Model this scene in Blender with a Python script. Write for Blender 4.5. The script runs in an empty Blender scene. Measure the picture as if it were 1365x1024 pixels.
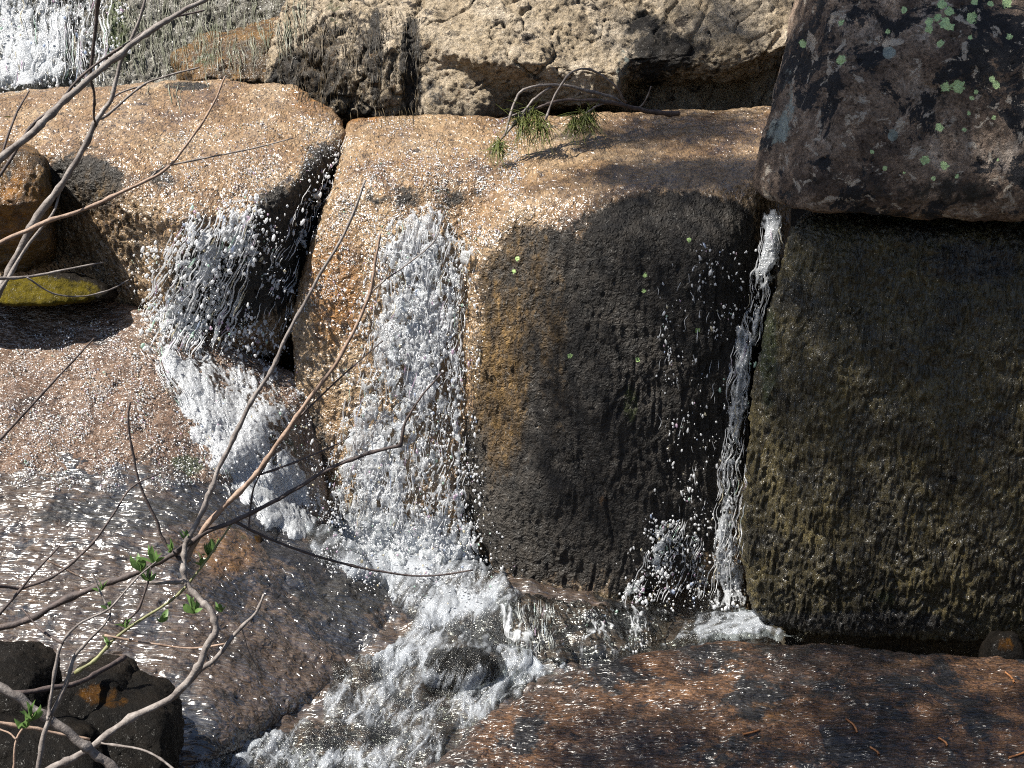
import bpy, bmesh, math, random
import numpy as np
from mathutils import Vector, Matrix
from mathutils.bvhtree import BVHTree

R = math.radians
random.seed(7)
rng = np.random.default_rng(7)
scene = bpy.context.scene
col = scene.collection

# ------------------------------------------------------------------ camera
CAM = Vector((0.0, 0.0, 3.2))
PITCH = R(-18.0)
FPX = 1896.0                      # focal length in photo pixels (1365 wide)
cd = bpy.data.cameras.new('camera')
cd.sensor_width = 36.0
cd.lens = FPX / 1365.0 * 36.0
cd.clip_start = 0.05
cd.clip_end = 800.0
cam = bpy.data.objects.new('camera', cd)
cam.location = CAM
cam.rotation_euler = (R(90) + PITCH, 0, 0)
col.objects.link(cam)
scene.camera = cam

# ------------------------------------------------------------------ light
SUN_TO = Vector((-0.54, -0.14, 0.83)).normalized()      # direction towards the sun
sun_el = math.asin(SUN_TO.z)
sun_az = math.atan2(SUN_TO.x, SUN_TO.y)
w = bpy.data.worlds.new('World')
scene.world = w
w.use_nodes = True
wt = w.node_tree
bg = wt.nodes['Background']
sky = wt.nodes.new('ShaderNodeTexSky')
sky.sky_type = 'NISHITA'
sky.sun_disc = False
sky.sun_elevation = sun_el
sky.sun_rotation = sun_az
wt.links.new(sky.outputs[0], bg.inputs[0])
bg.inputs[1].default_value = 0.05
sl = bpy.data.lights.new('sun', 'SUN')
sl.energy = 5.0
sl.angle = R(0.5)
sl.color = (1.0, 0.95, 0.86)
so = bpy.data.objects.new('sun', sl)
so.rotation_euler = (-SUN_TO).to_track_quat('-Z', 'Y').to_euler()
so.location = (-6, 4, 12)
col.objects.link(so)
vs = scene.view_settings
scene.display_settings.display_device = 'sRGB'
vs.view_transform = 'Standard'
vs.look = 'None'
vs.exposure = 1.22
vs.gamma = 1.0
scene.cycles.use_denoising = False
scene.cycles.filter_width = 1.1
scene.cycles.max_bounces = 6
scene.cycles.diffuse_bounces = 2
scene.cycles.glossy_bounces = 2
scene.cycles.transmission_bounces = 3
scene.cycles.transparent_max_bounces = 16
scene.cycles.sample_clamp_indirect = 3.0
scene.cycles.caustics_reflective = False
scene.cycles.caustics_refractive = False

# ------------------------------------------------------------------ small maths
CP, SP = math.cos(PITCH), math.sin(PITCH)

def ray(px, py):
    x = (np.asarray(px, float) - 682.5) / FPX
    y = (512.0 - np.asarray(py, float)) / FPX
    return np.stack([x, CP - y * SP, SP + y * CP], -1)

def P(px, py, Y):
    """the point at world depth Y that the photo shows at pixel px, py"""
    d = ray(px, py)
    t = np.asarray(Y, float) / d[..., 1]
    return np.array(CAM) + d * t[..., None]

def project(co):
    d = co - np.array(CAM)
    depth = d[:, 1] * CP + d[:, 2] * SP
    up = -d[:, 1] * SP + d[:, 2] * CP
    depth = np.maximum(depth, 1e-3)
    return 682.5 + FPX * d[:, 0] / depth, 512.0 - FPX * up / depth

_perm = np.random.default_rng(11).permutation(256)
_perm = np.concatenate([_perm, _perm]).astype(np.int64)
_g = np.random.default_rng(12).normal(size=(256, 3))
_g /= np.linalg.norm(_g, axis=1)[:, None]

def perlin(p):
    p = np.asarray(p, float)
    i = np.floor(p).astype(np.int64)
    f = p - i
    u = f * f * f * (f * (f * 6 - 15) + 10)
    i &= 255
    def corner(a, b, c):
        h = _perm[_perm[_perm[i[:, 0] + a & 255] + (i[:, 1] + b & 255)] + (i[:, 2] + c & 255)]
        g = _g[h]
        return g[:, 0] * (f[:, 0] - a) + g[:, 1] * (f[:, 1] - b) + g[:, 2] * (f[:, 2] - c)
    x00 = corner(0, 0, 0) * (1 - u[:, 0]) + corner(1, 0, 0) * u[:, 0]
    x10 = corner(0, 1, 0) * (1 - u[:, 0]) + corner(1, 1, 0) * u[:, 0]
    x01 = corner(0, 0, 1) * (1 - u[:, 0]) + corner(1, 0, 1) * u[:, 0]
    x11 = corner(0, 1, 1) * (1 - u[:, 0]) + corner(1, 1, 1) * u[:, 0]
    y0 = x00 * (1 - u[:, 1]) + x10 * u[:, 1]
    y1 = x01 * (1 - u[:, 1]) + x11 * u[:, 1]
    return (y0 * (1 - u[:, 2]) + y1 * u[:, 2]) * 1.6

def fbm(p, octv=4, gain=0.5):
    s = np.zeros(len(p)); a = 1.0
    q = np.array(p, float)
    for k in range(octv):
        s += a * perlin(q + 17.3 * k)
        q = q * 2.03
        a *= gain
    return s

def ridge(p, octv=3, gain=0.55):
    s = np.zeros(len(p)); a = 1.0; tot = 0
    q = np.array(p, float)
    for k in range(octv):
        s += a * (1 - np.minimum(1, np.abs(perlin(q + 31.7 * k)) * 2.2))
        tot += a
        q = q * 2.1
        a *= gain
    return s / tot

def sstep(a, b, x):
    t = np.clip((x - a) / (b - a), 0, 1)
    return t * t * (3 - 2 * t)

def poly_sd(px, py, poly):
    """signed distance to a polygon, positive inside"""
    poly = np.asarray(poly, float)
    inside = np.zeros(len(px), bool)
    best = np.full(len(px), 1e9)
    n = len(poly)
    for k in range(n):
        x0, y0 = poly[k]; x1, y1 = poly[(k + 1) % n]
        ex, ey = x1 - x0, y1 - y0
        t = np.clip(((px - x0) * ex + (py - y0) * ey) / (ex * ex + ey * ey + 1e-9), 0, 1)
        best = np.minimum(best, np.hypot(px - x0 - t * ex, py - y0 - t * ey))
        c = ((y0 > py) != (y1 > py))
        xi = x0 + (py - y0) / (ey if abs(ey) > 1e-9 else 1e-9) * ex
        inside ^= c & (px < xi)
    return np.where(inside, best, -best)

# ------------------------------------------------------------------ objects
def mk_mesh(name, verts, faces, mat=None, parent=None, smooth=True, attrs=None, center=True):
    verts = np.asarray(verts, np.float64)
    faces = np.asarray(faces, np.int32)
    c = np.zeros(3)
    if center and parent is None and len(verts):
        c = verts.mean(0); c[2] = verts[:, 2].min()
    if parent is not None:
        c = np.array(parent.location)
    me = bpy.data.meshes.new(name)
    me.vertices.add(len(verts))
    me.vertices.foreach_set('co', (verts - c).astype(np.float32).ravel())
    k = faces.shape[1]
    me.loops.add(faces.size)
    me.loops.foreach_set('vertex_index', faces.ravel())
    me.polygons.add(len(faces))
    me.polygons.foreach_set('loop_start', np.arange(0, faces.size, k, dtype=np.int32))
    me.update(calc_edges=True)
    if smooth:
        me.polygons.foreach_set('use_smooth', np.ones(len(faces), bool))
    for a, v in (attrs or {}).items():
        at = me.attributes.new(a, 'FLOAT', 'POINT')
        at.data.foreach_set('value', np.asarray(v, np.float32))
    if mat:
        me.materials.append(mat)
    o = bpy.data.objects.new(name, me)
    if parent is None:
        o.location = c
    else:
        o.parent = parent
    col.objects.link(o)
    return o

def tag(o, label=None, cat=None, group=None, kind=None):
    if label: o['label'] = label
    if cat: o['category'] = cat
    if group: o['group'] = group
    if kind: o['kind'] = kind
    return o

def empty(name, loc, label, cat, group=None):
    o = bpy.data.objects.new(name, None)
    o.location = loc
    o.empty_display_size = 0.05
    col.objects.link(o)
    return tag(o, label, cat, group)

# ------------------------------------------------------------------ materials
class NT:
    def __init__(self, name):
        self.m = bpy.data.materials.new(name)
        self.m.use_nodes = True
        self.t = self.m.node_tree
        self.t.nodes.clear()
        self.out = self.t.nodes.new('ShaderNodeOutputMaterial')
        self._geo = None
    def n(self, typ, **kw):
        x = self.t.nodes.new(typ)
        for k, v in kw.items():
            setattr(x, k, v)
        return x
    def l(self, a, b):
        self.t.links.new(a, b)
    def put(self, sock, v):
        if hasattr(v, 'node'):
            self.l(v, sock)
        elif isinstance(v, (tuple, list)) and len(v) == 3 and sock.type == 'RGBA':
            sock.default_value = (*v, 1)
        else:
            sock.default_value = v
    def pos(self):
        if self._geo is None:
            self._geo = self.n('ShaderNodeNewGeometry').outputs['Position']
        return self._geo
    def mapped(self, scale, rot=(0, 0, 0), loc=(0, 0, 0)):
        mp = self.n('ShaderNodeMapping')
        self.l(self.pos(), mp.inputs['Vector'])
        mp.inputs['Scale'].default_value = scale
        mp.inputs['Rotation'].default_value = rot
        mp.inputs['Location'].default_value = loc
        return mp.outputs[0]
    def noise(self, scale, detail=4, rough=0.55, dist=0.0, vec=None):
        x = self.n('ShaderNodeTexNoise')
        self.l(vec or self.pos(), x.inputs['Vector'])
        x.inputs['Scale'].default_value = scale
        x.inputs['Detail'].default_value = detail
        x.inputs['Roughness'].default_value = rough
        x.inputs['Distortion'].default_value = dist
        return x.outputs[0]
    def voro(self, scale, vec=None, feature='F1', rnd=1.0):
        x = self.n('ShaderNodeTexVoronoi', feature=feature)
        self.l(vec or self.pos(), x.inputs['Vector'])
        x.inputs['Scale'].default_value = scale
        x.inputs['Randomness'].default_value = rnd
        return x.outputs['Distance']
    def math(self, op, a, b=0.0, clamp=False):
        x = self.n('ShaderNodeMath', operation=op, use_clamp=clamp)
        self.put(x.inputs[0], a); self.put(x.inputs[1], b)
        return x.outputs[0]
    def step(self, v, a, b):
        x = self.n('ShaderNodeMapRange', interpolation_type='SMOOTHSTEP')
        self.put(x.inputs['Value'], v)
        x.inputs['From Min'].default_value = a
        x.inputs['From Max'].default_value = b
        return x.outputs[0]
    def mix(self, f, a, b, blend='MIX'):
        x = self.n('ShaderNodeMix', data_type='RGBA', blend_type=blend)
        self.put(x.inputs[0], f); self.put(x.inputs[6], a); self.put(x.inputs[7], b)
        return x.outputs[2]
    def ramp(self, f, stops):
        x = self.n('ShaderNodeValToRGB')
        self.l(f, x.inputs[0])
        e = x.color_ramp.elements
        while len(e) < len(stops):
            e.new(0.5)
        for k, (p, c) in enumerate(stops):
            e[k].position = p
            e[k].color = (*c, 1)
        return x.outputs[0]
    def attr(self, name):
        return self.n('ShaderNodeAttribute', attribute_name=name).outputs['Fac']
    def bump(self, h, strength, dist, normal=None):
        x = self.n('ShaderNodeBump')
        x.inputs['Strength'].default_value = strength
        x.inputs['Distance'].default_value = dist
        self.l(h, x.inputs['Height'])
        if normal is not None:
            self.l(normal, x.inputs['Normal'])
        return x.outputs[0]

def rock_mat(name, stops, scale=3.0, seed=0.0, dark=None, streak=None, grain=0.35, rough=0.6, bump=0.5, wet=0.0,
             wet_scale=55.0, wet_bump=0.6, wet_rough=0.08, moss=(0.06, 0.075, 0.012), lichen=(0.55, 0.78, 0.30), drip=0.0,
             flow=None, bscale=30.0, pits_caustics=0.7, strokes=0.0, dry_shade=0.0, alb=0.55, sat=1.22, ior=1.5, wdet=2.0, crust=None, dsoft=0.07, painted_caustics=0.0, spec=0.4):
    """stops: colour ramp of the stone; dark: (colour, scale, threshold); streak: (colour, amount); wet: coat weight"""
    T = NT(name)
    sh = T.mapped((1, 1, 1), loc=(seed, seed * 0.7, seed * 1.3))
    base = T.ramp(T.noise(scale, 9, 0.66, 0.4, sh), stops)
    g = T.noise(150, 3, 0.7, 0, sh)
    v = T.n('ShaderNodeTexVoronoi')
    T.l(sh, v.inputs['Vector']); v.inputs['Scale'].default_value = 95
    gv = T.n('ShaderNodeSeparateColor'); T.l(v.outputs['Color'], gv.inputs[0])
    grains = T.math('ADD', T.math('MULTIPLY', T.math('SUBTRACT', g, 0.5), 2.4), T.math('MULTIPLY', T.math('SUBTRACT', gv.outputs[0], 0.5), 0.9))
    gf = T.math('ADD', 1.0, T.math('MULTIPLY', grains, grain))
    cc = T.n('ShaderNodeCombineColor')
    for k in range(3):
        T.l(gf, cc.inputs[k])
    base = T.mix(1.0, base, cc.outputs[0], 'MULTIPLY')
    fv = T.mapped(flow[0], flow[1], (seed, 0, 0)) if flow else sh
    if pits_caustics:  # dark specks and pale flecks; on water-covered slabs also painted caustics
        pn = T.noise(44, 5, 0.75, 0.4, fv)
        base = T.mix(T.math('MULTIPLY', T.step(pn, 0.53, 0.66), pits_caustics), base, T.mix(1.0, base, (0.22, 0.19, 0.17), 'MULTIPLY'))
        base = T.mix(T.math('MULTIPLY', T.step(pn, 0.45, 0.33), pits_caustics * 0.55), base, T.mix(1.0, base, (1.75, 1.7, 1.65), 'MULTIPLY'))
    edge = T.math('ADD', T.math('MULTIPLY', T.noise(30, 6, 0.72, 0.6, sh), 0.6), T.math('MULTIPLY', T.noise(8, 5, 0.65, 0.4, T.mapped((1.3, 1.3, 0.45), loc=(seed, 4, 0))), 0.7))
    edge = T.math('SUBTRACT', edge, 0.15)
    if streak:
        sv = T.mapped((9, 9, 0.9), loc=(seed, 2.0, 0))
        base = T.mix(T.math('MULTIPLY', T.step(T.noise(1.0, 6, 0.65, 0.5, sv), 0.5, 0.66), streak[1]), base, streak[0])
    if dark:
        base = T.mix(T.step(T.noise(dark[1], 9, 0.72, 0.5, sh), dark[2], dark[2] + dsoft), base, dark[0])
    if crust:
        base = T.mix(T.step(T.noise(crust[1], 8, 0.72, 0.5, T.mapped((1, 1, 1), loc=(seed + 3, 1, 2))), crust[2], crust[2] + 0.04), base, crust[0])
    if painted_caustics:  # ripple-focused light painted into the colour as a dark net
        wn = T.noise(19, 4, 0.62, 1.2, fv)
        base = T.mix(T.math('MULTIPLY', T.step(T.math('ABSOLUTE', T.math('SUBTRACT', wn, 0.5)), 0.07, 0.0), painted_caustics), base, T.mix(1.0, base, (0.25, 0.22, 0.24), 'MULTIPLY'))
    # painted coverings with broken edges
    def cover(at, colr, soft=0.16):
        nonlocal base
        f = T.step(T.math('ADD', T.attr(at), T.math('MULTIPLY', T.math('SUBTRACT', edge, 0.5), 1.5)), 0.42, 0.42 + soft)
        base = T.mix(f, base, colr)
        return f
    stf = cover('stain_shade', T.ramp(T.noise(14, 6, 0.7, 0, sh), [(0.35, (0.009, 0.0075, 0.006)), (0.7, (0.045, 0.036, 0.027))]), 0.3)  # dark mineral staining, in places also painted shade
    cover('rust', T.ramp(T.noise(22, 6, 0.7, 0, sh), [(0.35, (0.085, 0.036, 0.010)), (0.62, (0.36, 0.17, 0.042))]), 0.4)  # rusty colour; on the low dome it also paints sun streaks
    cover('gold', T.ramp(T.noise(26, 6, 0.72, 0, T.mapped((1, 1, 0.4), loc=(seed, 0, 1))), [(0.34, (0.020, 0.012, 0.005)), (0.52, (0.10, 0.058, 0.018)), (0.68, (0.26, 0.155, 0.05))]), 0.55)
    mo = cover('moss', T.ramp(T.noise(40, 5, 0.7, 0, sh), [(0.3, tuple(c * 0.35 for c in moss)), (0.65, moss)]), 0.35)
    cover('pale', T.ramp(T.noise(35, 5, 0.7, 0, sh), [(0.3, (0.16, 0.19, 0.17)), (0.7, (0.34, 0.38, 0.34))]), 0.2)
    le = T.math('ADD', T.attr('lichen'), T.math('MULTIPLY', T.math('SUBTRACT', T.noise(62, 4, 0.7, 0.4, sh), 0.5), 1.2))
    base = T.mix(T.step(le, 0.42, 0.5), base, T.ramp(T.noise(120, 3, 0.6), [(0.3, tuple(c * 0.6 for c in lichen)), (0.7, lichen)]))
    # relief
    h = T.math('ADD', T.noise(bscale, 10, 0.72, 0.3, sh), T.math('MULTIPLY', T.noise(bscale * 4.2, 4, 0.7, 0, sh), 0.35))
    if drip:
        dv = T.mapped((1, 1, 0.22), loc=(seed, 0, 0))
        dn = T.noise(46, 3, 0.55, 1.3, dv)
        h = T.math('ADD', h, T.math('MULTIPLY', T.math('ABSOLUTE', T.math('SUBTRACT', dn, 0.5)), -drip))
    if strokes:
        h = T.math('ADD', h, T.math('MULTIPLY', T.noise(wet_scale * 1.1, wdet, 0.6, 0.9, fv), strokes))
    nb = T.bump(h, bump, 0.03)
    pr = T.n('ShaderNodeBsdfPrincipled')
    hs = T.n('ShaderNodeHueSaturation'); hs.inputs['Saturation'].default_value = sat; hs.inputs['Value'].default_value = alb; T.l(base, hs.inputs['Color'])
    T.l(hs.outputs[0], pr.inputs['Base Color'])
    T.l(nb, pr.inputs['Normal'])
    pr.inputs['Roughness'].default_value = rough
    pr.inputs['Specular IOR Level'].default_value = spec
    wetf = T.math('MAXIMUM', T.math('MULTIPLY', T.attr('wet'), 1.0), wet, True)
    if ior > 1.6:
        wetf = T.math('MULTIPLY', wetf, T.math('ADD', 0.5, T.math('MULTIPLY', T.step(T.noise(3.2, 4, 0.6, 0.6, fv), 0.40, 0.62), 0.5)))
    wetf = T.math('MULTIPLY', wetf, T.math('SUBTRACT', 1.0, T.math('MULTIPLY', stf, dry_shade)))
    T.l(wetf, pr.inputs['Coat Weight'])
    pr.inputs['Coat Roughness'].default_value = wet_rough
    pr.inputs['Coat IOR'].default_value = ior
    wh = T.math('ADD', T.noise(wet_scale, wdet, 0.55, 0.7, fv), T.math('MULTIPLY', T.noise(wet_scale * 0.31, 1, 0.5, 0.5, fv), 1.6))
    T.l(T.bump(wh, wet_bump, 0.03), pr.inputs['Coat Normal'])
    T.l(pr.outputs[0], T.out.inputs[0])
    return T.m

def water_mat(name, white=(0.74, 0.77, 0.81), bscale=70.0, bstr=0.6, tint=(0.93, 0.95, 0.92)):
    """foam where the dens attribute is high, a clear glossy film where it is low"""
    T = NT(name)
    n1 = T.noise(bscale, 4, 0.62, 0.6)
    nb = T.bump(n1, bstr, 0.02)
    tr = T.n('ShaderNodeBsdfTransparent'); T.put(tr.inputs[0], tint)
    gl = T.n('ShaderNodeBsdfGlossy'); gl.inputs['Roughness'].default_value = 0.16; T.l(nb, gl.inputs['Normal'])
    fr = T.n('ShaderNodeFresnel'); fr.inputs[0].default_value = 1.36; T.l(nb, fr.inputs['Normal'])
    film = T.n('ShaderNodeMixShader')
    T.l(T.math('MULTIPLY', fr.outputs[0], 1.3, True), film.inputs[0])
    T.l(tr.outputs[0], film.inputs[1]); T.l(gl.outputs[0], film.inputs[2])
    pr = T.n('ShaderNodeBsdfPrincipled')
    pr.inputs['Base Color'].default_value = (*white, 1)
    pr.inputs['Roughness'].default_value = 0.14
    pr.inputs['Specular IOR Level'].default_value = 1.0
    T.l(nb, pr.inputs['Normal'])
    tl = T.n('ShaderNodeBsdfTranslucent'); T.put(tl.inputs[0], white); T.l(nb, tl.inputs['Normal'])
    wh = T.n('ShaderNodeMixShader'); wh.inputs[0].default_value = 0.5
    T.l(pr.outputs[0], wh.inputs[1]); T.l(tl.outputs[0], wh.inputs[2])
    mx = T.n('ShaderNodeMixShader')
    T.l(T.step(T.math('ADD', T.attr('dens'), T.math('MULTIPLY', T.math('SUBTRACT', T.noise(bscale * 1.7, 3, 0.6), 0.5), 0.9)), 0.25, 1.22), mx.inputs[0])
    T.l(film.outputs[0], mx.inputs[1]); T.l(wh.outputs[0], mx.inputs[2])
    T.l(mx.outputs[0], T.out.inputs[0])
    return T.m

def plain_mat(name, stops, scale=20, rough=0.6, bump=0.3, trans=0.0, stretch=(1, 1, 1)):
    T = NT(name)
    v = T.mapped(stretch)
    n1 = T.noise(scale, 6, 0.65, 0.3, v)
    pr = T.n('ShaderNodeBsdfPrincipled')
    c = T.ramp(n1, stops)
    T.l(c, pr.inputs['Base Color'])
    pr.inputs['Roughness'].default_value = rough
    T.l(T.bump(T.noise(scale * 3, 5, 0.65, 0, v), bump, 0.004), pr.inputs['Normal'])
    if trans:
        tl = T.n('ShaderNodeBsdfTranslucent'); T.l(c, tl.inputs[0])
        mx = T.n('ShaderNodeMixShader'); mx.inputs[0].default_value = trans
        T.l(pr.outputs[0], mx.inputs[1]); T.l(tl.outputs[0], mx.inputs[2])
        T.l(mx.outputs[0], T.out.inputs[0])
    else:
        T.l(pr.outputs[0], T.out.inputs[0])
    return T.m

def drop_mat():
    """clear drops and threads of water; a few tinted pastel to imitate coloured sun sparks"""
    T = NT('water_drops')
    isl = T.n('ShaderNodeNewGeometry').outputs['Random Per Island']
    x = T.n('ShaderNodeValToRGB'); T.l(isl, x.inputs[0]); x.color_ramp.interpolation = 'CONSTANT'
    stops = [(0.0, (0.82, 0.83, 0.85)), (0.88, (0.684, 0.533, 0.662)), (0.91, (0.518, 0.684, 0.59)), (0.94, (0.504, 0.576, 0.72)), (0.97, (0.72, 0.662, 0.504))]
    e = x.color_ramp.elements
    while len(e) < len(stops):
        e.new(0.5)
    for k, (p, c) in enumerate(stops):
        e[k].position = p; e[k].color = (*c, 1)
    c = x.outputs[0]
    pr = T.n('ShaderNodeBsdfPrincipled')
    T.l(c, pr.inputs['Base Color'])
    pr.inputs['Roughness'].default_value = 0.12
    pr.inputs['Specular IOR Level'].default_value = 1.0
    tl = T.n('ShaderNodeBsdfTranslucent'); T.l(c, tl.inputs[0])
    tr = T.n('ShaderNodeBsdfTransparent')
    a = T.n('ShaderNodeMixShader'); a.inputs[0].default_value = 0.45
    T.l(pr.outputs[0], a.inputs[1]); T.l(tl.outputs[0], a.inputs[2])
    b = T.n('ShaderNodeMixShader'); b.inputs[0].default_value = 0.18
    T.l(a.outputs[0], b.inputs[1]); T.l(tr.outputs[0], b.inputs[2])
    T.l(b.outputs[0], T.out.inputs[0])
    return T.m

GR_ORANGE = [(0.30, (0.10, 0.050, 0.022)), (0.45, (0.28, 0.170, 0.080)), (0.6, (0.38, 0.262, 0.148)), (0.75, (0.43, 0.345, 0.245))]
GR_PINK = [(0.30, (0.09, 0.05, 0.032)), (0.45, (0.24, 0.132, 0.074)), (0.6, (0.33, 0.203, 0.124)), (0.75, (0.37, 0.275, 0.195))]
GR_PALE = [(0.30, (0.16, 0.12, 0.08)), (0.45, (0.40, 0.32, 0.22)), (0.6, (0.50, 0.42, 0.32)), (0.75, (0.56, 0.50, 0.41))]
GR_BROWN = [(0.30, (0.03, 0.018, 0.008)), (0.45, (0.12, 0.065, 0.022)), (0.6, (0.24, 0.14, 0.055)), (0.75, (0.30, 0.21, 0.11))]
GR_DARK = [(0.32, (0.006, 0.005, 0.004)), (0.5, (0.024, 0.019, 0.014)), (0.62, (0.050, 0.038, 0.027)), (0.75, (0.08, 0.065, 0.05))]
GR_OLIVE = [(0.32, (0.016, 0.013, 0.006)), (0.46, (0.075, 0.060, 0.024)), (0.6, (0.18, 0.145, 0.062)), (0.75, (0.30, 0.25, 0.13))]

FLOW_TOP = ((0.8, 0.35, 0.6), (0, 0, R(-25)))
M = {}
M['slab'] = rock_mat('wet_orange_granite', GR_ORANGE, 2.6, 1.0, dark=((0.045, 0.030, 0.022), 5.0, 0.60), wet=1.0, wet_scale=46, wet_bump=0.8,
                     wet_rough=0.27, bump=0.7, flow=((1, 0.5, 1), (0, 0, R(-35))), strokes=1.5, dry_shade=0.93, alb=0.86, sat=1.02, painted_caustics=0.5, pits_caustics=1.0, ior=1.75, wdet=1.2, grain=0.25)
M['pink'] = rock_mat('wet_pink_granite', GR_PINK, 2.4, 5.0, dark=((0.05, 0.032, 0.028), 4.0, 0.58), wet=1.0, wet_scale=50, wet_bump=0.9,
                     wet_rough=0.27, bump=0.7, strokes=1.3, alb=0.58, sat=0.95, painted_caustics=0.5, pits_caustics=1.0, ior=1.9, wdet=1.2, grain=0.25, flow=((0.7, 1.3, 1.2), (0, 0, R(10))))
M['film'] = rock_mat('granite_under_running_water', [(0.3, (0.03, 0.021, 0.016)), (0.45, (0.15, 0.092, 0.056)), (0.6, (0.28, 0.18, 0.11)), (0.75, (0.38, 0.27, 0.18))], 2.2, 9.0, dark=((0.014, 0.012, 0.019), 2.2, 0.48), wet=1.0, wet_scale=27, wet_bump=0.95,
                     wet_rough=0.26, bump=0.38, flow=((0.34, 1.7, 1.7), (0, 0, R(12))), strokes=3.0, alb=0.42, sat=0.92, painted_caustics=0.8, pits_caustics=1.0, ior=2.3, grain=0.18, wdet=0.6)
M['block'] = rock_mat('dark_wet_block', GR_DARK, 3.0, 13.0, streak=((0.010, 0.009, 0.008), 0.8), wet=0.1, wet_scale=60, wet_bump=0.7,
                      wet_rough=0.15, bump=0.85, drip=1.2, rough=0.62)
M['wall'] = rock_mat('olive_seeping_wall', GR_OLIVE, 4.0, 17.0, streak=((0.10, 0.085, 0.05), 0.35), wet=0.85, wet_scale=70, wet_bump=0.8,
                     wet_rough=0.28, bump=1.0, drip=2.2, rough=0.5, pits_caustics=1.0, flow=((1, 1, 0.25), (0, 0, 0)), alb=0.56, sat=1.15, crust=((0.30, 0.24, 0.13), 30.0, 0.60))
M['boulder'] = rock_mat('lichen_boulder', [(0.3, (0.028, 0.020, 0.016)), (0.44, (0.10, 0.064, 0.043)), (0.56, (0.22, 0.15, 0.10)), (0.7, (0.38, 0.31, 0.25))],
                        4.2, 21.0, dark=((0.014, 0.014, 0.017), 4.6, 0.52), bump=1.0, rough=0.8, pits_caustics=1.0, grain=0.7, alb=1.3, sat=0.85, dsoft=0.03, crust=((0.42, 0.35, 0.27), 13.0, 0.57))
M['pale'] = rock_mat('pale_granite', GR_PALE, 3.4, 25.0, dark=((0.06, 0.045, 0.032), 8.0, 0.57), bump=1.0, rough=0.8, grain=0.6, pits_caustics=0.85, alb=0.78, sat=1.05, dsoft=0.03, wet=0.15, wet_rough=0.3)
M['brown'] = rock_mat('fissured_brown_rock', GR_BROWN, 4.5, 29.0, streak=((0.02, 0.015, 0.012), 0.75), dark=((0.02, 0.016, 0.012), 6.0, 0.58),
                      bump=1.0, rough=0.55, wet=0.5, wet_rough=0.28, drip=0.8, moss=(0.10, 0.14, 0.03), pits_caustics=0.9, grain=0.5, alb=0.8)
M['cliff'] = rock_mat('mossy_dripping_cliff', [(0.3, (0.05, 0.046, 0.034)), (0.5, (0.20, 0.185, 0.15)), (0.7, (0.40, 0.38, 0.33))], 4.0, 33.0,
                      streak=((0.46, 0.45, 0.41), 0.7), bump=1.0, drip=1.6, wet=0.5, wet_rough=0.28, moss=(0.14, 0.20, 0.05), pits_caustics=0.9, grain=0.5, flow=((1.5, 1.5, 0.3), (0, 0, 0)))
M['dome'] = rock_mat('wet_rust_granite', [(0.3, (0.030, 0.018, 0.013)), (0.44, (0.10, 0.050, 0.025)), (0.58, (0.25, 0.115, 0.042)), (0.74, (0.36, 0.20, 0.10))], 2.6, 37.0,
                     dark=((0.022, 0.019, 0.020), 3.6, 0.50), wet=1.0, wet_scale=56, wet_bump=0.6, wet_rough=0.3, bump=0.8, flow=((0.45, 1.4, 1), (0, 0, R(12))), strokes=2.0, pits_caustics=1.0, alb=0.62, sat=0.98, painted_caustics=0.9, ior=1.55, wdet=0.5, grain=0.14)
M['stone'] = rock_mat('dark_stream_stone', GR_DARK, 5.0, 41.0, alb=0.2, spec=0.12, wet=0.04, wet_scale=40, wet_rough=0.22, bump=0.7, moss=(0.50, 0.39, 0.05))
M['water'] = water_mat('white_water')
M['foam'] = water_mat('foam', white=(0.72, 0.77, 0.84), bscale=120, bstr=0.6)
M['clear'] = water_mat('clear_water', bscale=26, bstr=0.5, tint=(0.86, 0.88, 0.86))
M['drops'] = drop_mat()
M['bark'] = plain_mat('grey_bark', [(0.3, (0.07, 0.055, 0.05)), (0.55, (0.19, 0.165, 0.15)), (0.75, (0.34, 0.31, 0.29))], 38, 0.75, 0.6)
M['dark_bark'] = plain_mat('dark_bark', [(0.3, (0.025, 0.018, 0.018)), (0.55, (0.07, 0.05, 0.045)), (0.75, (0.15, 0.115, 0.10))], 38, 0.7, 0.6)
M['tan_bark'] = plain_mat('tan_bark', [(0.3, (0.13, 0.08, 0.055)), (0.55, (0.27, 0.185, 0.135)), (0.75, (0.38, 0.29, 0.23))], 38, 0.7, 0.5)
M['green_bark'] = plain_mat('green_shoot_bark', [(0.3, (0.08, 0.075, 0.03)), (0.6, (0.19, 0.19, 0.08)), (0.8, (0.3, 0.28, 0.15))], 30, 0.6, 0.4)
M['leaf'] = plain_mat('young_leaf', [(0.3, (0.09, 0.17, 0.045)), (0.7, (0.19, 0.31, 0.10))], 60, 0.45, 0.2, trans=0.4)
M['needle'] = plain_mat('pine_needle', [(0.3, (0.06, 0.09, 0.018)), (0.7, (0.20, 0.22, 0.05))], 60, 0.5, 0.1, trans=0.25)
M['deadneedle'] = plain_mat('dead_needle', [(0.3, (0.16, 0.06, 0.02)), (0.7, (0.36, 0.16, 0.06))], 60, 0.6, 0.1)
M['palemoss'] = plain_mat('pale_wet_moss', [(0.3, (0.05, 0.06, 0.028)), (0.5, (0.15, 0.155, 0.105)), (0.7, (0.38, 0.375, 0.32))], 9, 0.5, 0.3)
M['darkmoss'] = plain_mat('dark_wet_moss', [(0.3, (0.012, 0.010, 0.006)), (0.5, (0.05, 0.036, 0.018)), (0.7, (0.16, 0.115, 0.06))], 12, 0.5, 0.3)
M['soil'] = plain_mat('forest_floor', [(0.3, (0.02, 0.015, 0.01)), (0.6, (0.07, 0.05, 0.03)), (0.8, (0.12, 0.09, 0.05))], 3, 0.9, 0.8)

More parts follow.
